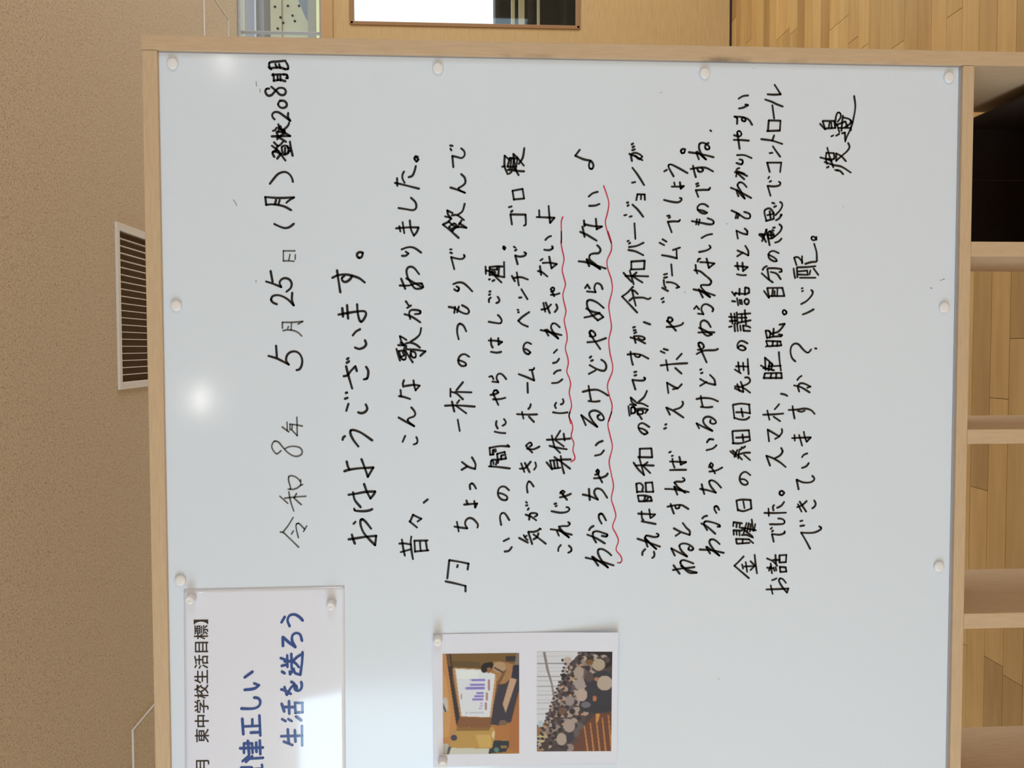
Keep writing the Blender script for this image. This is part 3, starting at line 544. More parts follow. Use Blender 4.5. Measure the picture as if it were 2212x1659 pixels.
write('written_character', [('C1', "778 687 784 692/592 875 660 885 735 900 805 918/655 875 678 935/665 870 700 905 740 937/740 937 700 890 680 840 685 802 710 793 745 805 770 830 765 848 740 848 732 825 745 805 762 795/628 992 640 1050 652 1090/608 1020 680 1008 740 1010 800 1040/700 1010 715 1028 700 1043 675 1040 665 1018/655 1150 672 1143/660 1170 678 1163/673 1260 652 1203/652 1203 720 1200 765 1198 775 1182/668 1372 720 1382 748 1398 725 1405 685 1390 665 1355 690 1325 730 1325 758 1345/618 1470 700 1485 770 1498 805 1490 800 1465 755 1445/655 1497 662 1455/675 1500 685 1457/792 1582 750 1590 702 1615"),
 ('C2', "680 178 740 165 780 140 770 122/668 260 675 240 690 235/650 290 655 340 665 362/640 335 690 345 740 385/690 265 750 268 812 277/812 277 765 315/765 315 745 235/632 500 700 515 760 533 815 553/678 500 712 570/690 508 735 540 775 567/775 567 700 485 697 465 730 462 772 460 785 430 750 392/638 668 658 645 680 672/672 710 718 715/718 715 700 675 710 640 738 627 780 645 803 670 795 690/680 832 720 850 790 890/675 873 740 870 812 872/785 890 755 902 720 880 695 830 695 785 720 768 755 785 780 825/670 1022 700 1018 722 995 700 962 675 965 680 995/680 985 745 1130/660 1058 720 1030 820 1025 843 1015/690 1195 700 1190/697 1225 710 1220/690 1275 750 1308 820 1325/820 1325 812 1280 775 1240/690 1333 745 1300/695 1515 750 1520 795 1515/695 1422 700 1460 712 1512/658 1447 720 1438 790 1445 843 1467"),
 ('C3', "680 140 658 98/658 98 720 130 795 163/795 163 730 110 715 70 740 43 780 45 822 75 825 95 800 103 775 90 780 70/803 238 770 235 748 262/745 330 800 315 830 288/765 475 790 478 800 455 783 440 770 460/772 455 818 530/770 515 830 505 880 480/703 625 712 665 725 708/690 665 750 675 825 697/825 697 780 640 768 600 790 590 830 610 870 653/830 872 813 840 815 818 835 815 853 845/708 920 725 903 750 897/700 963 750 990 820 1052/750 1020 722 965 735 945 800 955 858 978 860 990 840 990/685 1188 790 1195 893 1217/742 1165 775 1222/748 1165 800 1200 855 1240/855 1240 800 1180 770 1130 778 1103 815 1105 857 1140")], m_black, BK, n=21)
write('written_character', [('C1', "1103 385 1060 390 1022 412/1025 497 1060 490 1103 468/1103 468 1080 463/990 568 1008 580 1008 630/985 568 1060 572 1110 595 1138 638/1060 575 1082 590 1075 608 1052 600 1050 580/982 728 1030 738 1047 718 1030 692 1010 700 1012 730/1012 715 1030 845/980 768 1050 770 1110 775/1003 968 1050 978 1055 945 1030 937/1008 900 1070 900 1133 925/1000 1035 1010 1018 1028 1012/990 1048 1040 1055 1095 1080/1000 1085 1005 1055/1005 1050 1070 1108/1015 1040 1070 1060/955 1182 1010 1205 1130 1270/1003 1208 1020 1255/1008 1200 1040 1240 1075 1275/1075 1275 1040 1210 1012 1160 1030 1135 1060 1142 1090 1175/960 1378 1010 1402 1080 1445 1118 1442 1118 1410 1070 1390/995 1445 1008 1398/1013 1445 1025 1408/1015 1620 1003 1553/1003 1553 1060 1578 1095 1585 1097 1558 1075 1535"),
 ('C2', "1012 165 1060 185 1105 207/1105 207 1105 170 1080 125/1010 215 1058 183/1008 370 1050 378 1085 377/1010 270 1013 310 1020 330/990 298 1050 302 1100 308/1100 308 1060 342/1060 342 1055 270/965 602 992 605/1008 578 1018 637/1030 590 1035 625/1045 592 1050 628/1072 600 1085 583 1105 590 1110 610 1095 630 1075 618 1072 600/965 523 990 555/990 540 1000 530/990 535 1075 540/1030 495 1028 548/1075 540 1078 487/1078 485 1108 492 1112 530/1075 545 1112 530/940 825 962 820/985 800 990 862/1008 800 1015 860/1035 812 1040 855/1060 815 1065 855/1060 812 1105 820 1122 830/1065 858 1120 860/940 738 1000 742/955 710 968 795/985 710 992 795/945 775 1005 770/1005 700 1012 800/1020 788 1125 768/1020 715 1122 708/1050 780 1048 712/1025 745 1090 745/1075 680 1085 800/1012 1005 1040 985 1075 1000 1082 1015 1060 1027 1025 1015 1010 985 1030 950 1060 947 1098 967/990 1193 1040 1225/1018 1130 1028 1210/1000 1165 1050 1165 1105 1168/1060 1135 1065 1198/1100 1103 1103 1165 1108 1232"),
 ('C2', "990 1355 1060 1387/1010 1320 1030 1378/990 1338 1060 1345/1040 1300 1055 1340 1062 1385/1060 1350 1085 1365 1120 1392/1052 1335 1090 1322 1118 1300 1118 1275 1098 1260 1078 1262/985 1613 972 1500/975 1497 1040 1487 1117 1495/985 1610 1040 1625 1090 1622 1115 1603/1112 1495 1120 1572/1000 1562 1060 1562 1120 1570/1058 1598 1050 1560 1045 1530"),
 ('C3', "975 270 968 170/970 165 1110 158/970 270 1040 270 1120 245/1110 158 1120 245/1000 222 1112 215/1062 248 1055 195/950 340 1000 385/970 333 1010 370 1050 410/985 388 1010 330/1028 325 1018 400/1060 312 1078 298/1040 325 1050 305/1020 367 1080 352 1120 352/1070 372 1120 415/1042 580 1070 582 1100 605 1098 622 1075 630 1045 615 1030 575 1045 535 1080 517 1122 545/1015 850 1003 770/1003 765 1050 757 1125 760/1015 845 1060 857 1132 835/1125 760 1132 835/1072 830 1062 772/1005 1135 1000 1097/1000 1097 1110 1100/1110 1100 1147 1132/1010 1138 1115 1130/1055 1135 1058 1100/980 1060 978 1022/978 1022 1050 1025/1005 1060 1003 1030/1030 1065 1028 1030/975 985 978 952/978 952 1050 962/1003 995 1005 965/1030 998 1032 965/1050 1062 1090 1062 1145 1085/1065 1045 1090 960/1045 1000 1140 1075/1095 1030 1110 960/1060 1000 1170 1022/1120 1030 1127 970/1147 1025 1135 930/1155 1025 1165 970"),
 ('C3', "1065 1248 1020 1295 985 1328/985 1328 1040 1375 1110 1435/1052 1318 1060 1352/1070 1335 1165 1330/1083 1298 1095 1380/1125 1290 1155 1320/1125 1365 1155 1335/1160 1235 1168 1310 1180 1393")], m_black, .0028, n=23)
write('written_character', [('C1', "1272 375 1330 378 1385 375/1385 375 1360 335 1333 293/1252 420 1310 440 1350 460 1402 480/1313 470 1328 583/1275 690 1282 600/1282 600 1383 603/1383 603 1378 688/1268 692 1378 688/1217 762 1310 775 1398 803/1312 776 1328 730/1290 883 1313 880/1318 825 1345 865 1380 913/1290 1045 1268 965/1268 965 1390 965/1390 965 1380 1045/1278 1100 1286 1088/1290 1130 1302 1124/1297 1250 1272 1166/1272 1166 1330 1170 1375 1160 1383 1140 1370 1130/1262 1468 1245 1400 1248 1375 1290 1360 1325 1400/1325 1400 1325 1450/1258 1468 1320 1452/1270 1418 1318 1408/1298 1445 1290 1385/1345 1462 1370 1448 1393 1415/1393 1415 1385 1415/1340 1418 1380 1375 1398 1340 1395 1315 1380 1305/1313 1312 1330 1318/1328 1348 1345 1340"),
 ('D1', "320 1268 360 1300/345 1322 385 1222/345 1262 378 1330/325 1262 372 1268/378 1225 395 1290 410 1358/400 1300 395 1262 410 1238 440 1255 445 1290 408 1302/418 1240 428 1300/405 1270 445 1272/458 1335 490 1325 512 1302/455 1283 500 1240 515 1200 495 1178/432 1228 445 1232/440 1208 455 1205"),
 ('D2', "398 200 430 215 465 238 472 255 450 258 415 240 400 215 410 180 440 168 488 187/350 332 362 312 385 300/342 362 390 405 437 440/405 412 390 325/395 318 460 318 510 325/510 325 515 345 495 350/420 350 470 365 505 412/362 515 402 572/405 572 390 490/392 488 520 487/410 558 532 558/520 487 537 558/430 560 438 495/452 555 452 515/475 558 477 495/552 690 535 678 522 695 535 718 555 705 552 688/378 995 392 985/392 985 380 948/382 945 505 950/395 992 508 985/500 950 512 982/435 990 438 950/475 990 478 955/388 922 375 858/378 857 405 860 425 888/410 918 415 875/388 918 450 908 508 905/508 905 518 895 490 888/440 905 445 840/435 880 480 868 510 840 540 798/540 798 495 805"),
 ('D2', "360 1268 368 1228/370 1225 512 1222/358 1266 512 1266/510 1222 515 1268/418 1265 425 1228/465 1268 468 1225/335 1158 385 1185/370 1090 375 1195/355 1180 400 1188 448 1200/370 1092 405 1120 435 1150/400 1200 410 1130/425 1190 430 1140/400 1165 505 1160/490 1043 495 1110 507 1200/508 1402 540 1408 562 1420/355 1583 440 1580 527 1573/390 1548 408 1625/445 1600 500 1638/455 1535 492 1493"),
 ('D3', "405 253 393 153/393 153 440 180 495 212/458 232 490 212 518 175 515 148/413 463 382 378/382 378 440 400 500 435 548 475/455 400 500 375 522 340 510 312/537 698 518 682 498 690 497 710 517 720 535 702/365 872 450 873 550 870/400 835 403 897/443 850 438 820 448 805/475 828 510 810 535 778/412 970 480 970 530 965 540 945 520 925 485 920/420 1010 430 1000/430 1032 440 1025/445 1120 430 1055/435 1055 500 1060 538 1045 540 1032/388 1345 440 1350/420 1310 430 1392/405 1370 420 1330/445 1345 452 1372/462 1340 468 1368/498 1340 503 1382/498 1338 548 1342/548 1342 555 1378/503 1382 555 1378/388 1265 440 1290 475 1328/460 1235 465 1310/440 1278 498 1278/495 1300 495 1240/495 1238 555 1235/555 1235 550 1297/500 1300 550 1297/432 1452 450 1447 468 1438/420 1500 435 1570/383 1533 480 1530 572 1525/572 1525 560 1560/560 1560 515 1505 490 1455 500 1438 525 1445 550 1475")], m_black, .0028, n=25)
write('written_character', [('D1', "815 1310 800 1288 778 1285 770 1300 785 1315 805 1310 815 1288"),
 ('D2', "617 322 622 360 630 402/650 395 645 312/650 310 730 308 805 300/672 400 805 400/655 345 735 338/655 372 740 375 735 345/755 370 762 338/790 320 830 375/642 290 622 228/625 225 655 222 692 262/692 262 690 275/690 250 690 215/718 280 770 265 812 262/818 255 815 180 795 108/697 717 740 700 790 673/683 627 730 600 775 550 783 520 770 507/690 517 698 513/688 492 694 490/632 1122 605 1095 590 1040 600 990 630 968 660 975 700 1020 740 1047 768 1020/803 1010 814 1012/650 1282 665 1262 685 1248/622 1330 680 1345 755 1390/665 1382 655 1335 675 1312 710 1315 762 1340/762 1340 735 1350/608 1510 615 1560 625 1615/575 1542 650 1538 720 1530 770 1545 798 1575/655 1550 685 1558 712 1548"),
 ('D3', "625 200 627 247/665 200 690 290/705 172 715 220 730 257/730 257 765 220/765 220 690 222 605 226/735 358 705 370 690 390/690 483 725 470 748 442/660 668 643 585/643 585 700 608 760 608 792 590 795 570 778 552/648 822 690 805 730 770/655 798 685 860/670 775 725 860/795 765 808 790 800 815 778 832/675 943 693 938/675 985 708 980/760 1182 725 1115 682 1042/682 1042 740 1045 800 1040 850 1015 855 1000 838 988")], m_black, .0028, n=11)
write('written_character', [('D1', "905 688 920 680/975 708 998 715/992 708 1020 718 1045 745/848 600 900 615 945 630/908 518 930 600 960 685/885 640 960 665 1030 680 1110 730/905 655 895 610 900 560/905 612 965 612 965 565/900 560 965 563/985 565 985 630/985 565 1030 590 1068 632/985 628 1040 580 1080 545 1100 510 1088 475/845 310 890 358/890 355 868 288/870 285 968 285/900 350 975 345/968 285 978 345/920 340 928 298/945 345 942 295/990 310 1012 382/975 305 985 240 1000 212 1022 222 1020 260 998 290/1030 370 1042 240/975 325 1060 290/1005 345 1110 345/1045 255 1100 270 1125 300/1060 340 1112 300 1105 275/1112 345 1112 365/1080 335 1065 290/943 418 960 410/985 412 1010 398/1035 392 1060 385/1060 385 1063 462 1075 425 1110 350 1135 260 1150 160 1140 70")], m_black, .0027, n=2)
write('red_underline', [('B1', "1103 1433 1090 1470 1090 1560 1090 1659"), ('B2', "1089 0 1090 60 1087 100 1100 170 1113 240 1097 330 1115 410 1125 460 1103 550 1120 640 1130 690 1115 770 1135 870 1140 930 1125 1010 1145 1090 1150 1140 1137 1210 1160 1270 1170 1320 1158 1390 1170 1450 1178 1510 1157 1590 1170 1659"),
 ('B3', "1165 0 1155 35 1180 90 1188 140 1175 210 1198 270 1190 330 1207 390 1203 412 1172 430")], m_red, .0018, label='wavy red pen underline')
write('red_underline', [('B1', "1455 1165 1485 1250 1500 1320 1488 1400 1470 1480 1490 1570 1520 1659"), ('B2', "1493 0 1520 90 1522 160 1485 250 1490 320 1520 410 1530 500 1500 640 1510 730 1522 830 1500 940 1510 1050 1533 1160 1530 1210 1488 1330 1505 1420 1528 1500 1520 1570 1500 1640"),
 ('B3', "1525 0 1492 100 1510 200 1530 300 1503 430 1520 530 1540 640 1522 750 1545 830 1560 900 1533 990 1565 1060 1583 1110 1563 1190 1600 1240 1613 1280 1598 1302 1575 1302")], m_red, .0018, label='wavy red pen underline')
write('stray_pen_mark', [((0, 0), "504 432 508 437 511 444/561 192 562 199/553 176 554 186/553 605 553 610/1821 446 1821.6 446.6/1552 1466 1552.6 1466.6/1426 200 1426.6 200.5/1430 199.5 1430.5 199.6/1628 147.6 1628.4 148/2031 605 2033 606/2036 604 2040 603/2010 622 2014 623/1570 483 1571 484/1479 631 1480 632")], m_smudge, .0011, scale=1.0, label='faint stray marker specks')


# ------------------------------------------------------------------ magnets
def button(px, py, label, r=.0088, h=.0048):
    p = at(px, py, -.003)
    o = obj('round_magnet', lathe([(0, 0), (r * .92, 0), (r, .0008), (r, h * .45), (r * .93, h * .75), (r * .75, h * .93), (r * .4, h), (0, h * 1.02)], 36), m_magnet, smooth=True)
    o.location = (p.x, -.0003, p.z)
    tag(o, label, 'magnet', 'flat white buttons along the edges of the whiteboard')
for px, py, lb in ((372, 137, 'flat white round magnet at the top right corner of the whiteboard'),
    (946, 147, 'round white magnet on the right whiteboard edge, beside the greeting lines'),
    (1523, 158, 'round white magnet on the right whiteboard edge, beside the paragraph below the red underlines'),
    (2051, 167, 'flat white round magnet at the bottom right corner of the whiteboard'),
    (380, 660, 'flat white round magnet on the top edge of the whiteboard, above the date'),
    (2041, 664, 'flat white round magnet on the bottom edge of the whiteboard, nearer the signature'),
    (389, 1254, 'flat white round magnet on the top edge of the whiteboard, just outside the laminated poster'),
    (2029, 1224, 'flat white round magnet on the bottom edge of the whiteboard, nearer its left end')):
    button(px, py, lb)
def peg(px, py, label, r=.0078, h=.0135):
    p = at(px, py, -h)
    o = obj('peg_magnet', lathe([(0, 0), (r * .96, 0), (r, .0006), (r * .9, h * .5), (r * .86, h * .93), (r * .78, h), (r * .35, h), (r * .25, h * .97), (0, h * .97)], 32), m_magnet, smooth=True)
    o.location = (p.x, -.0019, p.z)
    tag(o, label, 'magnet', 'short white peg magnets pinning the papers')
peg(409, 1296, 'short white peg magnet pinning the top right corner of the laminated poster')
peg(714, 1309, 'short white peg magnet pinning the bottom right corner of the laminated poster')
peg(945, 1386, 'short white peg magnet pinning the top right corner of the photo sheet')
peg(956, 1651, 'short white peg magnet pinning the top left corner of the photo sheet')

# ------------------------------------------------------------------ papers
def sheet(name, corners, y0, m, parent, nu=24, nv=24, lift=None):
    """thin sheet; corners px: top-right, bottom-right, bottom-left, top-left (in the picture of the upright board)"""
    C = [at(a, b, y0) for a, b in corners]
    bm = bmesh.new(); g = []; gb = []
    for j in range(nv + 1):
        row = []; rb = []
        for i in range(nu + 1):
            u, v = i / nu, j / nv
            p = (C[3] * (1 - u) + C[0] * u) * (1 - v) + (C[2] * (1 - u) + C[1] * u) * v
            dy = lift(u, v) if lift else 0
            row.append(bm.verts.new((p.x, y0 - dy, p.z))); rb.append(bm.verts.new((p.x, y0 - dy + .0003, p.z)))
        g.append(row); gb.append(rb)
    for j in range(nv):
        for i in range(nu):
            bm.faces.new((g[j][i], g[j + 1][i], g[j + 1][i + 1], g[j][i + 1]))
            bm.faces.new((gb[j][i], gb[j][i + 1], gb[j + 1][i + 1], gb[j + 1][i]))
    for j in range(nv):
        bm.faces.new((g[j][0], gb[j][0], gb[j + 1][0], g[j + 1][0])); bm.faces.new((g[j][nu], g[j + 1][nu], gb[j + 1][nu], gb[j][nu]))
    for i in range(nu):
        bm.faces.new((g[0][i], g[0][i + 1], gb[0][i + 1], gb[0][i])); bm.faces.new((g[nv][i], gb[nv][i], gb[nv][i + 1], g[nv][i + 1]))
    return obj(name, bm, m, parent, smooth=False)
m_lam = mat('laminated_paper', srgb(234, 235, 250), .055, .85)
m_paper = mat('white_copy_paper', srgb(230, 230, 244), .7, .2)
m_blue = mat('blue_print', srgb(34, 76, 150), .055, .85)
m_print = mat('black_print', srgb(40, 34, 38), .055, .85)
po = thing('goal_poster', 'laminated white sheet with black heading and large blue lettering pinned at the upper left', 'poster', at(560, 1600, 0))
PY = -.0009
sheet('sheet', [(397, 1273.5), (744, 1266), (748, 1820), (401, 1828)], PY, m_lam, po, 60, 40)
PS = 1659 / 459
PO = (200, 1200)
write('printed_blue_character', [(PO, "1475 522 1500 480/1538 552 1522 505 1540 468 1580 462 1620 485 1640 508/1487 706 1485 638/1487 637 1535 680 1583 715/1583 715 1558 665 1562 622 1590 605 1620 618 1635 665/1470 800 1525 820/1478 860 1522 850/1520 780 1522 868/1552 768 1555 880/1500 825 1562 825/1562 825 1600 790 1637 768/1562 825 1590 845 1610 870/1480 905 1500 918/1540 905 1543 925 1570 885 1580 915 1622 930/1622 930 1635 840 1640 755"),
 (PO, "1500 1025 1517 1085/1475 1043 1500 1050 1548 1078/1520 1083 1550 1030 1575 1010 1592 1018 1595 1040/1552 985 1575 998 1578 1040 1600 1055 1625 1045 1635 1015 1630 987/1482 1275 1507 1290/1530 1275 1555 1290/1630 1285 1590 1255/1478 1155 1498 1215/1535 1135 1537 1232/1490 1180 1580 1182/1582 1148 1585 1225/1582 1148 1640 1150/1585 1225 1640 1222/1638 1150 1640 1222/1495 1450 1560 1477/1525 1355 1532 1455/1475 1408 1635 1405/1580 1362 1585 1450/1635 1330 1637 1480")], m_blue, .0037, po, PY - .0005, scale=PS, n=6)
write('printed_blue_character', [(PO, "1250 905 1190 948/1190 1045 1265 1035 1302 1010 1265 995/1165 1190 1260 1190 1300 1172 1312 1135 1295 1110 1265 1105/1172 1270 1180 1390/1180 1330 1307 1325/1250 1275 1250 1325/1238 1378 1310 1375/1305 1245 1312 1400/1175 1600 1220 1560/1200 1605 1248 1562/1238 1580 1332 1575/1185 1462 1185 1535/1185 1462 1248 1462/1215 1442 1225 1545/1248 1462 1252 1535/1280 1455 1282 1528/1155 1500 1332 1495/1308 1440 1312 1545"),
 (PO, "1165 1650 1245 1650/1165 1650 1165 1700/1245 1650 1245 1700/1165 1700 1245 1700/1190 1650 1190 1700/1218 1650 1218 1700/1245 1665 1290 1660 1325 1655 1325 1630/1245 1690 1290 1700 1330 1730/1180 1740 1185 1830/1230 1735 1235 1840/1160 1790 1240 1788/1240 1788 1330 1840/1240 1780 1290 1745")], m_blue, .0037, po, PY - .0005, scale=PS, n=5)
def print_line(name, text, m, size, px, py, dirpx, parent, y, bold=0):
    """printed lettering, one part per character; ends at pixel (px, py), runs along dirpx"""
    a = at(px, py, y); b_ = at(*dirpx, y); ang = math.atan2(a.z - b_.z, a.x - b_.x)
    cur = 0.0; first = True
    for ch_ in reversed(text):
        adv = size * (.56 if ord(ch_) < 128 else 1.0)
        cur -= adv
        if ch_.strip() == '': continue
        c = bpy.data.curves.new(name, 'FONT'); c.body = ch_; c.size = size; c.offset = bold; c.resolution_u = 3
        t = bpy.data.objects.new(name, c); COL.objects.link(t); bpy.context.view_layer.update()
        me = bpy.data.meshes.new_from_object(t.evaluated_get(bpy.context.evaluated_depsgraph_get())); bpy.data.objects.remove(t)
        me.name = name; me.materials.clear(); me.materials.append(m)
        if first: cur0 = -max(v.co.x for v in me.vertices) - cur; first = False
        for v in me.vertices:
            x, z = v.co.x + cur + cur0, v.co.y
            v.co = (a.x + x * math.cos(ang) - z * math.sin(ang), y, a.z + x * math.sin(ang) + z * math.cos(ang))
        o = bpy.data.objects.new(name, me); COL.objects.link(o); o.parent = parent; o.matrix_parent_inverse = Matrix.Translation(parent.location).inverted()
print_line('printed_character', '\u30105\u6708\u3000\u6771\u4e2d\u5b66\u6821\u751f\u6d3b\u76ee\u6a19\u3011', m_print, .0236, 446.5, 1338.5, (450, 1620), po, PY - .0005, .00022)

ph = thing('photo_sheet', 'white paper sheet with two printed hall photographs, lower right corner lifting off the board', 'paper', at(1135, 1510, 0))
def lift(u, v):
    a = max(0, v - .35) / .65
    c = max(0, u - .45) / .55
    return .0006 + .007 * a * a * (.25 + .75 * c) + .0014 * math.sin(v * 9) * max(0, u - .8) * 3 * v
PH = [(934, 1370), (1334, 1363), (1332, 1646), (936, 1657)]
sheet('sheet', PH, -.0006, m_paper, ph, 30, 40, lift)
def raster(w, h, base, ops, seed=1):
    """small colour picture painted from polygons ('p'), ellipses ('e'); pixel = 5 units"""
    im = np.zeros((h, w, 3)); im[:] = base
    yy, xx = np.mgrid[0:h, 0:w]; yy = yy + .5; xx = xx + .5
    for op in ops:
        if op[0] == 'e':
            _, cx, cy, rx, ry, c = op
            m = ((xx - cx) / rx) ** 2 + ((yy - cy) / ry) ** 2 < 1
        else:
            _, pts, c = op; m = np.zeros((h, w), bool); j = len(pts) - 1
            for i in range(len(pts)):
                xi, yi = pts[i]; xj, yj = pts[j]
                if yi != yj: m ^= ((yi > yy) != (yj > yy)) & (xx < (xj - xi) * (yy - yi) / (yj - yi) + xi)
                j = i
        im[m] = c
    k = im.copy()
    for _ in range(1):
        p = np.pad(k, ((1, 1), (1, 1), (0, 0)), 'edge')
        k = (p[1:-1, 1:-1] * 4 + p[:-2, 1:-1] + p[2:, 1:-1] + p[1:-1, :-2] + p[1:-1, 2:]) / 8
    return k * .93 + 15
def P(ox, oy, pts, c): return ('p', [((x - ox) / 5, (y - oy) / 5) for x, y in pts], c)
def RC(ox, oy, x0, y0, x1, y1, c): return P(ox, oy, [(x0, y0), (x1, y0), (x1, y1), (x0, y1)], c)
def EL(ox, oy, x, y, rx, ry, c): return ('e', (x - ox) / 5, (y - oy) / 5, rx / 5, ry / 5, c)
def print_photo(im, rect, label):
    """printed picture as coloured cells lying on the sheet; rect = image corners (x0,y0,x1,y1) in photo pixels"""
    h, w_, _ = im.shape
    x0, y0, x1, y1 = rect
    C = [at(a, b, -.0006) for a, b in PH]                 # tr, br, bl, tl
    verts = []; cols = []
    def uv(px, py):                                        # pixel -> sheet coordinates, affine is enough here
        v = (px - 935) / 399; u = 1 - (py - (1370 - 7 * v)) / (287 - 5 * v); return u, v
    for j in range(h + 1):
        for i in range(w_ + 1):
            px = x0 + (x1 - x0) * i / w_; py = y0 + (y1 - y0) * j / h - (px - x0) * .012
            u, v = uv(px, py)
            p = (C[3] * (1 - u) + C[0] * u) * (1 - v) + (C[2] * (1 - u) + C[1] * u) * v
            verts.append((p.x, -.0006 - lift(u, v) - .0004, p.z))
    faces = []
    for j in range(h):
        for i in range(w_):
            a = j * (w_ + 1) + i; faces.append((a, a + w_ + 1, a + w_ + 2, a + 1))
    me = bpy.data.meshes.new('photo_print'); me.from_pydata(verts, [], faces)
    ca = me.color_attributes.new('ink', 'FLOAT_COLOR', 'POINT')
    pad = np.pad(im, ((0, 1), (0, 1), (0, 0)), 'edge') / 255
    lin = np.where(pad <= .04045, pad / 12.92, ((pad + .055) / 1.055) ** 2.4)
    ca.data.foreach_set('color', np.dstack([lin, np.ones(lin.shape[:2])]).astype(np.float32).ravel())
    me.materials.append(m_photo)
    o = bpy.data.objects.new('photo_print', me); COL.objects.link(o); o.parent = ph
    o.matrix_parent_inverse = Matrix.Translation(ph.location).inverted(); o['label'] = label
m_photo = mat('photo_ink', (1, 1, 1), .6, .25)
nt = m_photo.node_tree; an = nt.nodes.new('ShaderNodeAttribute'); an.attribute_name = 'ink'
nt.links.new(an.outputs['Color'], nt.nodes['Principled BSDF'].inputs['Base Color'])
O1 = (250, 400); q = lambda pts, c: P(*O1, pts, c); r_ = lambda a, b, c_, d, c: RC(*O1, a, b, c_, d, c); e_ = lambda x, y, rx, ry, c: EL(*O1, x, y, rx, ry, c)
ops = [q([(250, 400), (292, 400), (380, 1100), (300, 1290), (250, 1260)], (198, 135, 78)), q([(250, 560), (285, 640), (330, 1000), (300, 1200), (250, 1200)], (205, 150, 95)),
 e_(275, 890, 26, 75, (200, 190, 180)), q([(255, 870), (285, 950), (275, 965), (255, 920)], (70, 60, 60)),
 q([(285, 400), (330, 400), (350, 540), (415, 1010), (380, 1095), (300, 520)], (52, 44, 46)), q([(290, 400), (315, 400), (330, 520), (305, 520)], (112, 74, 42)),
 q([(330, 400), (975, 395), (950, 470), (920, 520), (700, 520), (345, 530)], (118, 86, 46)), q([(340, 470), (600, 480), (620, 545), (345, 530)], (98, 74, 44)),
 q([(345, 530), (430, 1010), (690, 1015), (755, 600), (795, 615), (725, 1060), (700, 1112), (390, 1105), (380, 1085), (410, 1010), (345, 640)], (132, 84, 52)),
 q([(345, 545), (372, 545), (428, 1005), (415, 1010)], (186, 140, 92)), q([(742, 600), (770, 610), (715, 1015), (690, 1010)], (200, 150, 105)),
 q([(370, 542), (615, 556), (750, 600), (695, 1012), (428, 1000)], (224, 228, 238)), q([(380, 560), (600, 570), (590, 640), (390, 640)], (232, 238, 240))]
for a in ((525, 645, 656, 665), (508, 690, 652, 709), (470, 722, 648, 746), (568, 772, 642, 788), (552, 802, 640, 820), (528, 828, 637, 850)):
    ops.append(r_(*a, (140, 122, 205)))
for a in ((605, 870, 630, 884), (600, 895, 629, 908), (590, 918, 627, 934)): ops.append(r_(*a, (188, 180, 222)))
for a in ((680, 650, 702, 756), (660, 775, 682, 852), (648, 870, 668, 940)): ops.append(r_(*a, (178, 128, 130)))
ops += [r_(418, 785, 434, 836, (186, 160, 160)), r_(468, 960, 478, 974, (150, 150, 170)), r_(500, 962, 640, 976, (196, 196, 214)),
 r_(512, 645, 518, 660, (160, 150, 190)), r_(490, 690, 496, 702, (160, 150, 190)), r_(455, 724, 461, 740, (160, 150, 190)),
 q([(795, 610), (900, 560), (975, 600), (975, 760), (900, 1060), (780, 1090), (705, 1080), (730, 900), (775, 720)], (58, 52, 62)),
 q([(975, 760), (975, 1350), (880, 1330), (875, 1080), (900, 1060), (940, 900)], (172, 106, 58)),
 q([(892, 635), (956, 652), (848, 972), (820, 888)], (196, 158, 130)),
 q([(730, 480), (800, 478), (930, 510), (900, 640), (850, 690), (790, 700), (745, 600), (720, 540)], (168, 122, 76)),
 e_(790, 535, 62, 52, (180, 146, 112)), q([(740, 530), (830, 580), (820, 590), (740, 545)], (50, 40, 40)), q([(830, 570), (860, 560), (790, 700), (780, 660)], (120, 80, 50)),
 q([(640, 495), (720, 482), (735, 510), (715, 560), (650, 580), (615, 555), (618, 520)], (34, 26, 26)), e_(688, 562, 30, 26, (150, 98, 70)), e_(645, 560, 28, 26, (36, 28, 26)),
 r_(848, 428, 950, 482, (52, 46, 44)), q([(950, 400), (975, 400), (975, 520), (935, 512)], (128, 112, 104)), q([(920, 515), (975, 515), (975, 655), (905, 635)], (44, 42, 60)),
 q([(385, 1105), (740, 1112), (745, 1240), (690, 1310), (300, 1300), (340, 1200)], (188, 146, 76)), q([(385, 1105), (700, 1112), (690, 1140), (380, 1140)], (140, 100, 52)),
 q([(560, 1180), (700, 1180), (720, 1300), (600, 1300)], (206, 168, 92)),
 e_(748, 1182, 34, 42, (222, 196, 150)), e_(355, 1205, 30, 28, (66, 60, 84)), e_(350, 1150, 22, 22, (176, 140, 92)),
 q([(250, 1262), (300, 1262), (320, 1360), (250, 1370)], (190, 190, 186)), q([(300, 1300), (690, 1312), (690, 1360), (290, 1370)], (206, 204, 192)), q([(300, 1290), (330, 1290), (305, 1370), (285, 1370)], (90, 84, 84)),
 q([(735, 1235), (878, 1240), (880, 1290), (850, 1345), (685, 1360), (690, 1320), (720, 1310)], (44, 48, 54)), r_(800, 1285, 860, 1312, (150, 112, 62)), e_(760, 1325, 24, 24, (90, 128, 120)),
 e_(822, 1068, 40, 30, (120, 92, 76)), q([(750, 1090), (875, 1090), (870, 1230), (740, 1232)], (178, 112, 60))]
print_photo(raster(145, 192, (172, 118, 62), ops), (956.5, 1412, 1120.5, 1628.5), 'printed photo of a speaker beside a projected bar chart')
O2 = (1147, 385); q = lambda pts, c: P(*O2, pts, c); r_ = lambda a, b, c_, d, c: RC(*O2, a, b, c_, d, c); e_ = lambda x, y, rx, ry, c: EL(*O2, x, y, rx, ry, c)
ops = [q([(1147, 385), (1570, 385), (1450, 520), (1430, 700), (1340, 800), (1270, 950), (1215, 1080), (1147, 1090)], (216, 216, 226))]
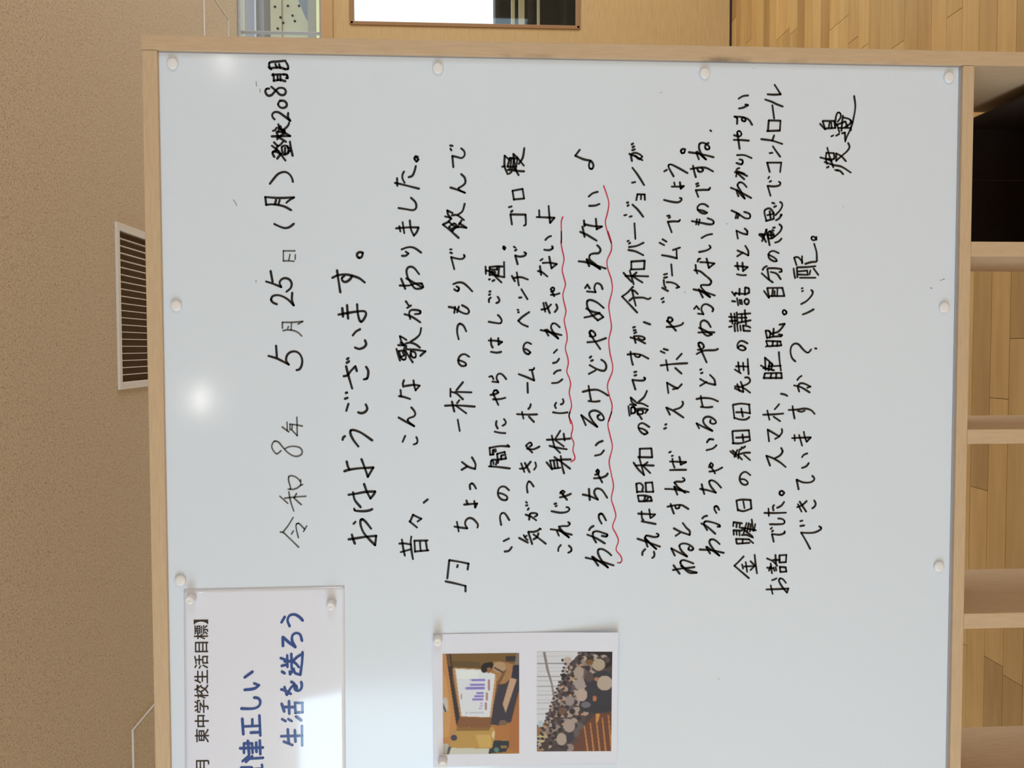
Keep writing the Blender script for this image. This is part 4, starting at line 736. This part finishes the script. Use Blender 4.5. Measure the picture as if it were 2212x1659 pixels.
for yv, g in ((430, 200), (500, 128), (540, 205), (575, 198), (625, 150), (665, 190), (720, 158), (765, 200), (803, 150), (850, 195), (880, 180), (938, 160), (985, 185)):
    ops.append(r_(1147, yv - 4, 1470 - (yv - 500) * .42, yv + 4, (g, g, g + 6)))
ops += [q([(1204, 390), (1230, 390), (1262, 560), (1296, 680), (1326, 840), (1306, 850), (1284, 700), (1240, 560)], (132, 122, 122)),
 q([(1560, 1150), (1700, 1000), (1865, 970), (1865, 1345), (1470, 1345), (1470, 1250)], (104, 62, 46)),
 q([(1565, 385), (1865, 385), (1865, 520), (1780, 560), (1640, 560), (1540, 480)], (38, 28, 28)), q([(1590, 470), (1700, 470), (1690, 520), (1600, 520)], (110, 72, 44)),
 q([(1147, 1100), (1240, 1060), (1300, 1200), (1200, 1345), (1147, 1345)], (148, 108, 72)), q([(1150, 1200), (1240, 1180), (1260, 1240), (1200, 1290), (1150, 1280)], (214, 206, 128)), r_(1160, 1050, 1205, 1110, (178, 196, 206))]
for k in range(5):
    xk = 1600 + k * 58; ops.append(q([(xk, 1100 - k * 25), (xk + 12, 1100 - k * 25), (xk + 50, 1345), (xk + 32, 1345)], (190, 122, 66)))
rr = random.Random(4)
def row(f):                                      # edge of the crowd: x of the back row at y
    return 1440 - max(0, f - 480) * .36 if f > 480 else 1560
for depth in range(7):
    yv = 400 + depth * 13
    while yv < 1320:
        x = row(yv) + depth * (33 + depth * 3) + rr.uniform(-16, 16)
        s = (17 + depth * 3.4) * rr.uniform(.85, 1.2)
        if x < 1850 and not (yv > 1120 and x > 1500) and not (yv > 900 and x > 1640):
            t = rr.choice(((170, 150, 138), (146, 128, 122), (176, 160, 150), (96, 84, 88), (80, 66, 66)))
            ops.append(e_(x + s * .9, yv, s * 1.15, s * 1.0, t)); ops.append(e_(x - s * .2, yv + rr.uniform(-4, 4), s * .72, s * .66, rr.choice(((52, 42, 44), (70, 56, 54), (60, 50, 58)))))
            if rr.random() < .12: ops.append(e_(x + s * .3, yv + s * .6, s * .5, s * .35, (206, 140, 88)))
        yv += s * rr.uniform(1.7, 2.6)
ops += [q([(1600, 640), (1700, 590), (1790, 570), (1865, 600), (1865, 960), (1700, 980), (1560, 960), (1560, 860), (1640, 760)], (52, 48, 56)),
 e_(1395, 468, 13, 15, (40, 32, 34)), e_(1440, 465, 40, 26, (190, 170, 158)), e_(1408, 618, 24, 24, (40, 32, 36)), e_(1415, 685, 22, 20, (48, 42, 50)),
 e_(1740, 512, 62, 58, (178, 158, 138)), e_(1655, 488, 34, 28, (122, 84, 48)), e_(1550, 590, 48, 60, (170, 152, 142)), e_(1650, 630, 42, 50, (84, 68, 64)),
 e_(1560, 700, 52, 58, (166, 150, 146)), e_(1580, 805, 54, 62, (184, 162, 152)), e_(1800, 690, 75, 72, (182, 162, 148)), e_(1720, 652, 22, 20, (176, 120, 84)),
 e_(1460, 1100, 58, 64, (168, 150, 142)), e_(1388, 1230, 50, 60, (174, 154, 142)), e_(1465, 860, 45, 48, (150, 136, 134)), e_(1705, 840, 20, 28, (184, 112, 66)), e_(1620, 900, 46, 30, (110, 104, 114)),
 q([(1715, 985), (1760, 985), (1740, 1060), (1715, 1080)], (206, 140, 74)), e_(1470, 1210, 40, 46, (60, 54, 62)), e_(1230, 1290, 36, 40, (70, 54, 48)), e_(1390, 960, 34, 36, (112, 80, 62))]
print_photo(raster(144, 192, (70, 56, 56), ops), (1159, 1407, 1321.5, 1622), 'printed photo of an audience seated in a hall')

# the laminated poster bows a little between its magnets
def bow(x, z):
    u = min(1, max(0, (xr_ - .035 - x) / .16)); u = u * u * (3 - 2 * u); v = min(1, max(0, (zt_ - z) / (zt_ - zb_)))
    return .003 * u * math.sin(math.pi * v ** .5)
xr_ = at(397, 1273.5).x; zt_ = at(397, 1273.5).z; zb_ = at(744, 1266).z
for c_ in po.children:
    for v_ in c_.data.vertices: v_.co.y -= bow(v_.co.x, v_.co.z)
    if c_.name.startswith('sheet'):
        for p_ in c_.data.polygons: p_.use_smooth = True
